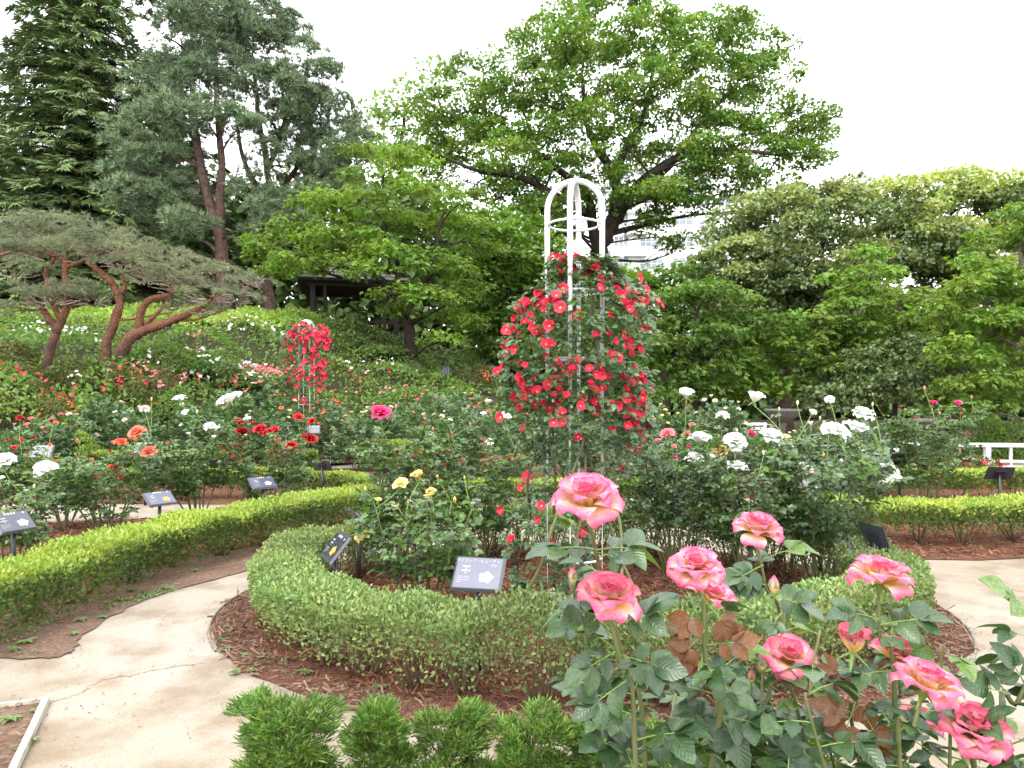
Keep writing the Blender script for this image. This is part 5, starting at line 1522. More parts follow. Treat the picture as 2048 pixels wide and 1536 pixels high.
# ---------------------------------------------------------------- roses: bushes
def rose_bush(label, base, H, R, ncane, blooms, bmat, leafm='rose_leaf', nobj=150, fresh=.12, leaf=.125, buds=(), budmat=None, bronze=0.0, dens=1.0, size=.055, keep=None, cane_mat='cane_green', name='rose_bush', mid=.3):
    """blooms and buds are (world point, size) pairs; leaves near the viewer are objects, the rest one mesh"""
    base = A3(base[0], base[1], .012)
    t = thing(name, label, 'rose bush', base)
    shoots = []
    for i in range(ncane):
        a = 2 * PI * (i + rng.random() * .8) / ncane
        rr = R * (.35 + .6 * rng.random())
        tip = A3(math.cos(a) * rr, math.sin(a) * rr, H * rng.uniform(.72, 1.0))
        mid_ = tip * A3(.55, .55, .5) + A3(*rng.normal(0, .03, 3))
        P = curve([A3(math.cos(a) * .05, math.sin(a) * .05, 0), mid_, tip], 8)
        g = Geo(); tube(g, P, .011, .005, 6)
        shoots.append((P, mid + .1))
        for k in range(4):
            j = rng.integers(5, len(P) - 2)
            aa = a + rng.normal(0, .9)
            Ll = rng.uniform(.16, .34) * (R / .45)
            e = P[j] + A3(math.cos(aa) * Ll * .75, math.sin(aa) * Ll * .75, Ll * rng.uniform(.35, .9))
            e[2] = min(e[2], H * 1.03)
            Q = curve([P[j], (P[j] + e) / 2 + A3(0, 0, -.02), e], 4)
            tube(g, Q, .005, .003, 5, cap=False)
            shoots.append((Q, .1))
        g.build('cane', MATS[cane_mat], t, True)
    # leaves along the shoots
    pos, Y = [], []
    for P, t0 in shoots:
        seg = np.linalg.norm(np.diff(P, axis=0), axis=1); S = np.concatenate([[0], np.cumsum(seg)])
        s = np.arange(t0 * S[-1], S[-1], .030 / dens)
        p = np.stack([np.interp(s, S, P[:, k]) for k in range(3)], -1)
        m = len(p)
        a = np.arange(m) * 2.4 + rng.random() * 6
        out = norm(p * A3(1, 1, 0) + 1e-6)
        d = np.stack([np.cos(a), np.sin(a), 0 * a], -1) + out * .5
        pos.append(p); Y.append(norm(d) + A3(0, 0, .15) + .25 * rand_dirs(m))
    pos, Y = np.concatenate(pos), np.concatenate(Y)
    if keep is not None:
        k = keep(pos + base); pos, Y = pos[k], Y[k]
    n = len(pos)
    Z = A3(0, 0, 1) + .45 * rand_dirs(n) + norm(pos * A3(1, 1, 0) + 1e-6) * .25
    sz = leaf * (.75 + .45 * rng.random(n))
    order = np.argsort(pos[:, 1] - .5 * pos[:, 2] + rng.normal(0, .12, n))
    obj, bulk = order[:nobj], order[nobj:]
    for i in obj:
        f = rng.random(); hi = pos[i, 2] > H * .72
        mm = 'rose_leaf_bronze' if (hi and f < bronze) else ('rose_leaf_fresh' if (f > 1 - fresh * (2 if hi else 1)) else leafm)
        link('leaf', LM[mm][int(rng.integers(4))], t, mat_yz(pos[i], Y[i], Z[i], sz[i]))
    if len(bulk):
        g = Geo()
        for k in range(3):
            b_ = bulk[k::3]
            if len(b_): g.add(*place(LT[k], pos[b_], Y[b_], Z[b_], sz[b_]))
        g.build('foliage', MATS[leafm], t, kind='stuff')
    tips = np.concatenate([P[-3:] for P, _ in shoots])
    def stalk(p, rad=.0032):
        c = tips - p
        cost = np.linalg.norm(c * A3(1, 1, .6), axis=1) + (c[:, 2] > -.04) * 3
        q0 = tips[int(np.argmin(cost))]
        g = Geo(); Q = curve([q0, (q0 + p) / 2 + A3(*rng.normal(0, .012, 3)) + (p - q0) * A3(.25, .25, 0) * -.3, p], 5)
        tube(g, Q, rad * 1.2, rad, 5); g.build('flower_stalk', MATS['stalk'], t, True)
        return Q
    for i, bl in enumerate(blooms):
        p = A3(*bl[0]) - base; s = bl[1] if len(bl) > 1 else size
        mt = bl[2] if len(bl) > 2 else bmat
        up = A3(0, 0, 1) + .35 * rand_dirs(1)[0] + A3(0, -.45, 0)
        link('bloom', bloom(mt, int(rng.integers(6))), t, up_matrix(p, up, s, rng.random() * 6))
        Q = stalk(p - up * .3 * s / np.linalg.norm(up))
        L_ = 2 if np.linalg.norm(Q[-1] - Q[0]) > .12 else 0
        for k in range(L_):       # a leaf or two below the flower
            q_ = Q[len(Q) // 3 + k * 3]; a = rng.random() * 6
            link('leaf', LM[leafm][int(rng.integers(4))], t, mat_yz(q_, A3(math.cos(a), math.sin(a), .2), A3(0, 0, 1) + .4 * rand_dirs(1)[0], leaf * .8))
    for q_ in rng.choice(len(tips), 5, replace=False):      # smaller, half-open flowers at shoot tips
        p = tips[q_] + A3(0, 0, rng.uniform(.05, .14)) * (H / 1.2)
        if blooms:
            link('bloom', bloom(blooms[int(rng.integers(len(blooms)))][2] if len(blooms[0]) > 2 else bmat, 1), t, up_matrix(p, A3(0, -.2, 1) + .4 * rand_dirs(1)[0], rng.uniform(.022, .036), rng.random() * 6))
            stalk(p - A3(0, 0, .012), .0025)
    for bd in buds:
        p = A3(*bd[0]) - base; s = bd[1]
        link('bud', bud_mesh(budmat or bmat), t, up_matrix(p, A3(0, 0, 1) + .15 * rand_dirs(1)[0], s, rng.random() * 6))
        stalk(p - A3(0, 0, s * .4), .0025)
    return t
def at(d, lst, s=None, jit=.12):
    out = []
    for q_ in lst:
        dd = d + rng.uniform(-jit, jit)
        out.append((ray(q_[0], q_[1], dd), (q_[2] if len(q_) > 2 and q_[2] else s) * .82 * dd / F, *(q_[3:4])))
    return out
def pos_at(px, d): return ((px - CX) / F * d, d)

# in the round bed
rose_bush('yellow-flowered rose bush behind the blush name plate', pos_at(850, 5.05), .95, .46, 7, at(4.95, [(838, 957, 22), (802, 972, 19), (862, 985, 13), (725, 1076, 16)], None, .1), 'petal_yellow', 'rose_leaf', 170, .12, .135,
          at(4.95, [(731, 980, 9), (910, 1002, 12), (929, 957, 8), (875, 955, 8)]), 'petal_yellow', dens=.85)
rose_bush('tall rose bush with one magenta bloom left of the trellis', pos_at(800, 6.25), 1.32, .46, 7, at(6.1, [(760, 832, 27)]), 'petal_magenta', 'rose_leaf', 150, .15, .135, at(6.2, [(792, 815, 10), (866, 860, 9)]), 'petal_pink', bronze=.12)
rose_bush('leafy rose bush with bronze tips between magenta rose and trellis', pos_at(960, 6.45), 1.30, .48, 7, at(6.4, [(1010, 835, 14)]), 'petal_white', 'rose_leaf', 150, .12, .13, at(6.4, [(940, 850, 8), (905, 870, 8)]), 'petal_pink', bronze=.25)
rose_bush('white rose bush nearest the trellis on its right', pos_at(1345, 6.25), 1.30, .50, 8, at(6.1, [(1372, 795, 25), (1388, 922, 22), (1400, 886, 30), (1470, 886, 26), (1442, 908, 22, 'petal_yellow'), (1335, 872, 18, 'petal_pink')]), 'petal_white', 'rose_leaf_blue', 170, .1, .13, at(6.1, [(1290, 945, 10), (1470, 915, 10)]), 'petal_cream')
rose_bush('large white rose bush in the middle of the white group', pos_at(1495, 5.75), 1.28, .52, 9, at(5.6, [(1508, 803, 28), (1470, 941, 27), (1540, 880, 30), (1445, 834, 16), (1480, 1078, 34), (1568, 884, 20, 'petal_yellow'), (1500, 872, 15, 'petal_magenta')]), 'petal_white', 'rose_leaf_blue', 190, .08, .135, at(5.6, [(1595, 808, 10), (1527, 908, 10), (1558, 820, 8)]), 'petal_cream')
rose_bush('white rose bush at the right side of the round bed', pos_at(1635, 5.75), 1.26, .52, 9, at(5.65, [(1668, 868, 32), (1710, 864, 32), (1605, 945, 26), (1615, 984, 28), (1725, 833, 26), (1770, 952, 32), (1660, 800, 11), (1624, 828, 12)]), 'petal_white', 'rose_leaf_blue', 190, .08, .135, at(5.6, [(1640, 838, 8), (1730, 962, 9), (1745, 810, 8), (1718, 818, 9)]), 'petal_cream')
# left bed
rose_bush('white rose bush at the left edge behind the dark name plate', pos_at(20, 6.3), .95, .40, 6, at(6.2, [(92, 943, 26), (5, 930, 30)]), 'petal_white', 'rose_leaf', 120, .25, .14, at(6.2, [(68, 975, 9)]), 'petal_cream')
rose_bush('orange and red rose bush behind the lime hedge at left', pos_at(215, 7.6), 1.05, .58, 8, at(7.5, [(228, 944, 20), (194, 960, 20), (240, 890, 18), (301, 908, 20, 'petal_salmon'), (276, 868, 20, 'petal_salmon'), (265, 912, 9, 'petal_salmon'), (244, 957, 10)]), 'petal_orange', 'rose_leaf', 170, .12, .14)
rose_bush('tall white rose bush right of the orange rose at left', pos_at(395, 8.6), 1.30, .55, 8, at(8.5, [(361, 802, 17), (290, 820, 12, 'petal_pale_pink'), (462, 803, 22), (448, 806, 16), (475, 795, 16), (420, 856, 15), (431, 862, 14), (455, 808, 15), (495, 840, 10), (372, 826, 9)]), 'petal_white', 'rose_leaf', 160, .12, .14, at(8.5, [(394, 826, 8), (361, 768, 7), (303, 800, 7), (465, 845, 9)]), 'petal_cream')
rose_bush('dark red rose bush above the pale name plate', pos_at(545, 8.9), 1.10, .58, 9, at(8.8, [(478, 848, 16), (484, 868, 18), (522, 862, 18), (538, 870, 17), (548, 864, 15), (620, 882, 18), (612, 878, 14), (582, 893, 15), (596, 837, 13), (625, 845, 12), (508, 850, 10)]), 'petal_dark_red', 'rose_leaf', 150, .05, .13, bronze=.35, dens=.8)
rose_bush('bushy green rose at the left between hedge and path', pos_at(130, 8.4), .9, .5, 7, at(8.3, [(40, 838, 10), (105, 845, 10)]), 'petal_dark_red', 'rose_leaf', 80, .1, .14)
# right bed
rose_bush('tall magenta rose bush at right behind the hedge', pos_at(1850, 9.1), 1.45, .62, 9, at(9.0, [(1865, 810, 13), (1914, 811, 13), (1930, 873, 15)]), 'petal_magenta', 'rose_leaf', 160, .1, .14, at(9.0, [(1849, 778, 9), (1943, 796, 7), (1812, 822, 7), (1880, 828, 7), (1746, 790, 6)]), 'petal_pink', dens=.9)
rose_bush('thin rose bush with bare stems behind the right hedge', pos_at(1700, 8.9), 1.0, .6, 7, at(8.8, [(1700, 975, 14)]), 'petal_white', 'rose_leaf', 70, .1, .13, dens=.6)

# background bushes: fewer parts, the flowers still one by one
def far_bush_mesh(seed, leafm, R, H, d):
    r = np.random.default_rng(seed)
    n = int(450 * (R / .55) * (H / 1.0)) if d < 16 else int(330 * (R / .55))
    u = norm(r.normal(size=(n, 3))); u[:, 2] = np.abs(u[:, 2]) * 1.2 - .35
    rad = .55 + .5 * r.random(n)
    pos = u * rad[:, None] * A3(R, R, .55 * H) + A3(0, 0, .46 * H)
    Y = u * A3(1, 1, .3) + .5 * norm(r.normal(size=(n, 3))); Z = A3(0, 0, 1) + .5 * norm(r.normal(size=(n, 3)))
    g = Geo()
    for k in range(3):
        g.add(*place(LTS[k], pos[k::3], Y[k::3], Z[k::3], (.13 if d < 14 else .16) + .05 * r.random(len(pos[k::3]))))
    return g.mesh('foliage', MATS[leafm])
g = Geo()
for i in range(7):
    a = i * .9
    tube(g, curve([(0.05 * math.cos(a), .05 * math.sin(a), 0), (.2 * math.cos(a), .2 * math.sin(a), .3), (.55 * math.cos(a), .55 * math.sin(a), .8)], 3), .014, .006, 4)
FB_CANE = g.mesh('cane', MATS['cane_brown'], True)
def far_bush(label, px, py, d, R, col, n, bs=.048, pts=None, leafm='rose_leaf', group=None):
    top = ray(px, py, d)
    zg = float(height(top[0], top[1]))
    H = max(top[2] - zg, .55)
    t = thing('rose_bush', label, 'rose bush', (top[0], top[1], zg), rng.random() * 6, group)
    Ms = Matrix.Diagonal((R, R, H, 1))
    link('foliage', far_bush_mesh(int(rng.integers(999)), leafm, R, H, d), t, None, 'stuff')
    link('cane', FB_CANE, t, Ms)
    cols = col if isinstance(col, (list, tuple)) else [col]
    for i in range(n):
        u = norm(A3(*rng.normal(size=3))); u[2] = abs(u[2]) * 1.2 + .1; u = norm(u)
        p = A3(u[0] * R * 1.02, u[1] * R * 1.02, H * (.44 + .60 * u[2]))
        link('bloom', bloom(cols[i % len(cols)], int(rng.integers(6))), t, up_matrix(p, u + A3(0, 0, .8), bs * rng.uniform(.7, 1.15), rng.random() * 6))
    return t
FAR = [
 ('low salmon-pink rose bush at the far left edge', 15, 850, 11.6, .55, ['petal_pink', 'petal_salmon'], 12), ('salmon-pink rose bush left of the lime clipped bush', 85, 835, 12.2, .55, ['petal_pink', 'petal_salmon'], 12),
 ('small red rose bush in front of the salmon roses at left', 45, 880, 10.9, .5, 'petal_dark_red', 10), ('salmon rose bush just left of the lime clipped bush', 135, 832, 12.8, .5, ['petal_pink', 'petal_pale_pink'], 10),
 ('pale pink rose bush below the twin pine trunks', 212, 792, 14.2, .6, 'petal_pale_pink', 7), ('pale pink rose bush behind the pale name plate at left', 270, 815, 13.4, .55, 'petal_pale_pink', 5),
 ('magenta rose bush behind the white roses at left', 460, 775, 14.6, .6, 'petal_magenta', 8), ('green rose bush with few cream blooms behind the tall white rose', 400, 800, 13.6, .6, 'petal_cream', 6),
 ('pink rose bush left of the small trellis', 525, 768, 15.6, .6, ['petal_pink', 'petal_white'], 12), ('peach rose bush beside the small trellis', 560, 792, 15.0, .5, ['petal_yellow', 'petal_salmon'], 12),
 ('cream rose bush behind the dark red roses', 530, 815, 12.6, .55, 'petal_cream', 8), ('red-flowered rose bush right of the small trellis', 660, 800, 16.2, .55, 'petal_salmon', 14),
 ('orange rose bush right of the small trellis foot', 690, 800, 17.0, .5, 'petal_orange', 8), ('yellow rose bush before the far hedge', 712, 828, 13.6, .5, 'petal_yellow', 7),
 ('leafy rose bush behind the yellow one', 760, 812, 15.4, .6, ['petal_salmon', 'petal_cream'], 6), ('leafy rose bush with salmon blooms left of the centre', 815, 795, 16.6, .6, 'petal_salmon', 7),
 ('rose bush with few red blooms at the foot of the slope', 865, 775, 18.5, .7, 'petal_salmon', 6), ('peach rose bush below the notice board', 925, 775, 18.0, .65, ['petal_yellow', 'petal_pale_pink'], 8),
 ('leafy rose bush with pale blooms left of the trellis', 870, 830, 12.4, .55, 'petal_cream', 5), ('pink rose bush behind the white blooms left of the trellis', 935, 805, 13.0, .55, ['petal_pink', 'petal_salmon'], 9),
 ('large-flowered white rose bush left of the tall trellis', 972, 812, 10.4, .5, 'petal_white', 5), ('red-and-pink rose bush close behind the tall trellis', 1030, 800, 12.6, .6, ['petal_pink', 'petal_salmon'], 9),
 ('leafy rose bush hidden behind the climbing rose', 1120, 830, 12.0, .6, 'petal_pink', 6), ('leafy rose bush right behind the climbing rose', 1215, 830, 12.2, .6, 'petal_pink', 6),
 ('golden-yellow rose bush right of the climbing rose', 1335, 812, 14.0, .6, 'petal_yellow', 20), ('golden-orange rose bush beside the cream roses', 1385, 815, 13.6, .5, ['petal_yellow', 'petal_orange'], 14),
 ('tall cream rose bush behind the white roses', 1440, 795, 12.6, .55, 'petal_cream', 16), ('pink and orange rose bush behind the white roses', 1400, 852, 10.2, .5, ['petal_pink', 'petal_orange', 'petal_salmon'], 10),
 ('pink rose bush right behind the climbing rose', 1325, 862, 9.8, .42, ['petal_pink', 'petal_magenta'], 9), ('pink rose bush hidden among the white roses', 1575, 862, 9.8, .5, ['petal_pink', 'petal_yellow'], 8),
 ('leafy rose bush before the first stone bowl', 1520, 855, 11.6, .55, ['petal_pink', 'petal_cream'], 5), ('leafy rose bush with white buds before the stone bowl', 1640, 850, 11.0, .6, 'petal_white', 5),
 ('leafy rose bush between the two stone bowls', 1725, 840, 11.8, .6, 'petal_white', 4), ('leafy rose bush left of the white railing', 1880, 870, 12.8, .5, 'petal_pink', 2),
]
for i, (lab, px, py, d, R, col, n) in enumerate(FAR):
    far_bush(lab, px, py, d, R, col, n, .055 if 'large' in lab else .046, leafm='rose_leaf_blue' if i % 3 else 'rose_leaf')

# ---------------------------------------------------------------- the climbing roses
def climber(label, base, H, env, pts, nobj, nbulk, leaf, bsize, canes, dref, rx=1.0):
    base = A3(*base)
    t = thing('climbing_rose', label, 'climbing rose', base)
    zs = [e[0] for e in env]; lo = [e[1] for e in env]; hi = [e[2] for e in env]
    def sample(n):
        z = np.interp(rng.random(n) ** .9, np.linspace(0, 1, 30), np.linspace(zs[0], zs[-1], 30))
        l, h_ = np.interp(z, zs, lo), np.interp(z, zs, hi)
        c, hw = (l + h_) / 2, (h_ - l) / 2
        a = rng.random(n) * 2 * PI; a = np.where((np.sin(a) > 0) & (rng.random(n) < .45), -a, a); rr = (.3 + .72 * rng.random(n) ** .5)
        return np.stack([c + hw * rr * np.cos(a), hw * .8 * rr * np.sin(a), z], -1), a
    for k in range(canes):
        a0 = 2 * PI * k / canes; P = []
        e = .42 * (.5 + rng.random())
        for f in np.linspace(0, 1, 9):
            r_ = .26 * (1 - .3 * f) + (.25 * (1 - f) ** 3) + .04 * rng.normal()
            P.append((math.cos(a0 + f * 4 * e) * r_, math.sin(a0 + f * 4 * e) * r_, f * H * rng.uniform(.95, 1.02)))
        P[0] = (P[0][0], P[0][1], 0)
        g = Geo(); tube(g, curve(P, 4), .014, .005, 6); g.build('cane', MATS['cane_brown' if k % 2 else 'cane_green'], t, True)
    n = nobj + nbulk
    pos, a = sample(n * 2)
    kp = (pos[:, 2] > zs[0] + .44 * (zs[-1] - zs[0])) | (rng.random(2 * n) < .38)
    pos, a = pos[kp][:n], a[kp][:n]; n = len(pos)
    Y = np.stack([np.cos(a), np.sin(a), 0 * a], -1) + .5 * rand_dirs(n) + A3(0, 0, -.1)
    Z = A3(0, -.25, 1) + .5 * rand_dirs(n)
    sz = leaf * (.7 + .55 * rng.random(n))
    o_ = np.argsort(pos[:, 1])
    for i in o_[:nobj]:
        mm = 'rose_leaf_fresh' if rng.random() < .06 else 'rose_leaf_blue'
        link('leaf', LM[mm][int(rng.integers(4))], t, mat_yz(pos[i], Y[i], Z[i], sz[i]))
    g = Geo(); b_ = o_[nobj:]
    for k in range(3):
        g.add(*place(LT[k], pos[b_[k::3]], Y[b_[k::3]], Z[b_[k::3]], sz[b_[k::3]]))
    g.build('foliage', MATS['rose_leaf_blue'], t, kind='stuff')
    tw = Geo()
    for (px, py) in pts:
        c = ray(px, py, dref) - base
        l, h_ = np.interp(c[2], zs, lo), np.interp(c[2], zs, hi)
        cx_, hw = (l + h_) / 2, max((h_ - l) / 2, .1)
        f = np.clip((c[0] - cx_) / hw, -1, 1)
        dy = -hw * .85 * math.sqrt(max(0, 1 - f * f)) * rng.uniform(.6, 1.1)
        p = ray(px, py, dref + dy) - base
        up = norm(A3(f * .9, -.95, .42) + .5 * rand_dirs(1)[0])
        link('bloom', single_mesh(int(rng.integers(3))), t, up_matrix(p, up, bsize * rng.uniform(.72, 1.2), rng.random() * 6))
        if rng.random() < .22:
            pb = p + A3(*rng.normal(0, .05, 3)) * bsize / .045
            link('bud', bud_mesh('petal_dark_red'), t, up_matrix(pb, A3(0, -.3, 1), bsize * .34, 1.0))
        q0 = A3(cx_ + (p[0] - cx_) * .72, p[1] * .72, p[2] - .09)
        tube(tw, curve([q0, (q0 + p) / 2 + A3(0, 0, .03), p - up * bsize * .3], 3), .003, .002, 4, cap=False)
    tw.build('flower_stalks', MATS['stalk'], t, True, kind='stuff')
    return t
CP = """1118,516 1136,518 1157,516 1167,521 1121,540 1150,538 1190,540 1214,533 1231,543 1126,577 1082,591 1106,599 1199,577 1231,582 1253,579 1272,594 1292,587 1311,601 1319,613 1248,604 1043,611 1060,609 1040,626 1077,611
1092,618 1121,616 1155,631 1216,631 1260,621 1267,635 1062,640 1099,652 1067,657 1087,667 1023,667 1043,672 1192,670 1282,657 1297,667 1253,677 1248,692 1275,696 1092,689 1101,687 1033,699 1018,706 1021,712 1040,729 996,744
1009,734 1043,755 1072,755 1118,734 1138,732 1150,724 1179,737 1194,739 1192,749 1128,749 1106,763 1121,773 1179,770 1204,778 1057,783 1067,776 1067,795 1072,809 1111,794 1131,794 1166,799 1194,805 1189,821 1231,812 1250,805
1250,829 1275,815 1280,783 1284,795 1275,749 1280,759 1262,768 1245,759 1250,785 1287,817 1294,839 1284,834 1267,844 1125,827 1126,846 1048,856 1002,835 1033,795 1045,815 1223,861 1167,882 1253,893 1270,907 1282,876 1277,861
1240,939 1057,954 1043,976 1004,1020 1077,1039 1238,1005 1162,1064 1084,1012 1221,715 1231,717 1275,700 1025,1082 1100,1087 1129,524 1222,540 1243,590 1263,588 1285,600 1300,596 1052,604 1035,616 1050,620 1095,607 1113,592
1240,600 1255,612 1014,660 1030,662 1012,690 1290,662 1245,670 1262,690 1027,720 1110,728 1145,740 1200,752 1098,770 1050,790 1075,785 1120,800 1185,812 1240,820 1260,800 1290,806 1288,850 1270,830 1255,860"""
CP = [tuple(int(v) for v in s.split(',')) for s in CP.split()]
def ez(py): return EYE + (HOR - py) / F * 5.3
def ex(px): return (px - 1149) / F * 5.3
ENV = [(ez(y), ex(a), ex(b)) for y, a, b in ((1190, 1040, 1160), (1090, 1010, 1170), (1000, 1060, 1210), (900, 1075, 1275), (850, 1030, 1300), (790, 1025, 1295), (740, 1000, 1290), (690, 1010, 1285), (640, 1030, 1300), (600, 1040, 1300), (560, 1100, 1235), (520, 1115, 1215))]
climber('climbing rose with many single red flowers on the tall trellis', (TX, TY, .012), 2.6, ENV, CP + [(a_ + rng.normal() * 14, b_ + rng.normal() * 12) for a_, b_ in CP[::2] if b_ < 900 and 1040 < a_ < 1290], 290, 1500, .105, .045, 7, 5.3)
def ez2(py): return EYE + (HOR - py) / F * 18.5 - .25
ENV2 = [(ez2(y), (a - 613) / F * 18.5, (b - 613) / F * 18.5) for y, a, b in ((860, 590, 640), (800, 588, 640), (750, 572, 652), (700, 566, 654), (670, 560, 654), (650, 585, 645))]
r2 = np.random.default_rng(4)
P2 = []
for i in range(150):
    y = r2.choice([655, 665, 672, 680, 690, 700, 712, 725, 740, 755, 770, 800, 830], p=[.08, .14, .14, .12, .1, .09, .08, .07, .06, .05, .04, .02, .01]) + r2.normal() * 4
    w_ = np.interp(y, [650, 670, 700, 750, 800, 860], [30, 47, 44, 40, 26, 25])
    P2.append((613 + r2.uniform(-1, 1) * w_, y))
climber('distant climbing rose massed with red flowers on the small trellis', (T2[0], T2[1], .25), 3.0, ENV2, P2, 60, 420, .15, .078, 5, 18.5)
# loose red sprays at the foot of the small trellis
far_bush('red-sprayed rose at the right foot of the small trellis', 655, 778, 17.6, .5, 'petal_salmon', 26, .035)
# twine where the canes are tied
tw_ = thing('twine_tie', 'brown twine tie on the left trellis pipe', 'twine', (TX - .207, TY + .035, ez(905)))
for k in range(3):
    th = np.arange(14) / 14 * 2 * PI
    g = Geo(); tube(g, np.stack([.026 * np.cos(th), .026 * np.sin(th), .008 * k + .004 * np.sin(th + k)], -1), .004, n=5, closed=True); g.build('loop', MATS['twine'], tw_, True)

# ---------------------------------------------------------------- the near rose bushes at bottom right
HI = {}
def hi_leaflet(mt, v):
    if (mt, v) not in HI:
        g = Geo(); V, Fq, uv = leaflet_hi(v, .62 + .06 * (v % 3), .05 + .07 * (v % 2), .08 + .12 * (v % 4)); g.add(V, Fq, 0, uv)
        HI[(mt, v)] = g.mesh('leaflet', MATS[mt], True, True)
    return HI[(mt, v)]
def rachis_mesh():
    if 'rachis' not in HI:
        g = Geo(); tube(g, curve([(0, 0, 0), (0, .25, .02), (0, .54, 0)], 3), .014, .008, 5); HI['rachis'] = g.mesh('leaf', MATS['stalk'], True)
    return HI['rachis']
def big_leaf(t, p, Y, Z, s, mt, n=5):
    st = link('leaf', rachis_mesh(), t, mat_yz(p, Y, Z, s))
    for sg, y, a, l in LEAFLETS[:n]:
        Yl = A3(sg * math.sin(a), math.cos(a), -.10 + .22 * rng.normal()); Zl = A3(.28 * rng.normal(), .28 * rng.normal(), 1.0)
        link('leaflet', hi_leaflet(mt, int(rng.integers(6))), st, mat_yz(A3(sg * .012, y, .01), Yl, Zl, l * rng.uniform(.95, 1.2)))
PETAL = {}
def petal_obj(lv, vr):
    if (lv, vr) not in PETAL:
        g = Geo(); V, Fq, uv = petal(*LEVELS[lv], 50 + lv * 4 + vr, 9, 9, .03); g.add(V, Fq, 0, uv)
        PETAL[(lv, vr)] = g.mesh('petal', MATS['petal_bicolor'], True, True)
    return PETAL[(lv, vr)]
g = Geo(); calyx(g); CALYX = g.mesh('bloom', MATS['stalk'], True)
def big_bloom(t, p, up, s, counts, seed):
    b_ = link('bloom', CALYX, t, up_matrix(p, up, s, rng.random() * 6))
    for lv, a, off, tl, sc_, vr in petal_slots(counts, seed):
        M = Matrix.Rotation(a, 4, 'Z') @ Matrix.Translation((off, 0, .01 * lv)) @ Matrix.Rotation(tl, 4, 'Y') @ Matrix.Scale(sc_, 4)
        link('petal', petal_obj(lv, vr + 2 * (seed % 2)), b_, M)
FULL, MIDB, HALF = (3, 4, 5, 5, 5, 4), (3, 4, 5, 5, 3), (4, 5, 4)
def near_bush(label, base, stems, fill, extra=()):
    """stems: polyline of points from low to high; each ends in a flower, a bud or a leafy tip"""
    base = A3(base[0], base[1], .012)
    t = thing('rose_bush', label, 'rose bush', base)
    k = 0
    for P, end, rad, bz, lv in stems:
        P = [A3(*q_) for q_ in P]
        Q = curve([base + A3(rng.normal() * .04, rng.normal() * .04, 0)] + P, 9)
        g = Geo(); rr = np.linspace(rad * 1.15, rad * .72, len(Q)); tube(g, Q - base, rr, n=8); g.build('cane', MATS['cane_green'], t, True)
        seg = np.linalg.norm(np.diff(Q, axis=0), axis=1); S = np.concatenate([[0], np.cumsum(seg)])
        a = rng.random() * 6
        s = S[-1] - (.07 if end else .01); j = 0
        while s > S[-1] * .42 and lv:
            p = A3(*[np.interp(s, S, Q[:, i]) for i in range(3)])
            a += 2.4 + rng.normal() * .3
            mt = 'near_leaf_bronze' if j in bz else ('near_leaf_fresh' if (j < 2 and rng.random() < .4) else 'near_leaf')
            Y = A3(math.cos(a), math.sin(a), .28 + .25 * rng.normal()); Z = A3(0, 0, 1) + .35 * rand_dirs(1)[0]
            big_leaf(t, p - base, Y, Z, (.078 + .018 * min(j, 3)) * rng.uniform(.85, 1.1), mt, 3 if j < 2 else 5)
            s -= rng.uniform(.045, .07) * lv; j += 1
        if end:
            kind, size, up, seed = end
            p = Q[-1] - base
            if kind == 'bud':
                link('bud', bud_mesh('petal_bicolor'), t, up_matrix(p + A3(0, 0, size * .4), up, size, seed))
            else:
                upn = norm(A3(*up))
                big_bloom(t, p + upn * size * .32, upn, size, {'full': FULL, 'mid': MIDB, 'half': HALF}[kind], seed)
    for (px, py, d_), Y, Z, s_, mt, nl_ in extra:
        big_leaf(t, ray(px, py, d_) - base, A3(*Y), A3(*Z), s_, mt, nl_)
    # leafy filling low in the bush
    for i in range(fill[0]):
        lo, hi = fill[1], fill[2]
        p = A3(rng.uniform(lo[0], hi[0]), rng.uniform(lo[1], hi[1]), rng.uniform(lo[2], hi[2]))
        a = rng.random() * 6
        big_leaf(t, p - base, A3(math.cos(a), math.sin(a), .15), A3(0, 0, 1) + .4 * rand_dirs(1)[0], rng.uniform(.09, .12), "near_leaf_fresh" if rng.random() < .14 else 'near_leaf')
    g = Geo()   # twigs that carry the filling
    c = A3((fill[1][0] + fill[2][0]) / 2, (fill[1][1] + fill[2][1]) / 2, fill[1][2])
    for i in range(9):
        e = A3(rng.uniform(fill[1][0], fill[2][0]), rng.uniform(fill[1][1], fill[2][1]), rng.uniform(fill[1][2] + .1, fill[2][2]))
        Q = curve([base + A3(rng.normal() * .05, rng.normal() * .05, 0), (base + e) / 2 + A3(*rng.normal(0, .05, 3)), e], 6)
        tube(g, Q - base, .007, .003, 6)
    g.build('twigs', MATS['cane_green'], t, True)
    return t
def S_(dt, *pp):
    return [ray(px, py, dt + off) for px, py, off in pp]
dn = lambda w: F * .118 / w
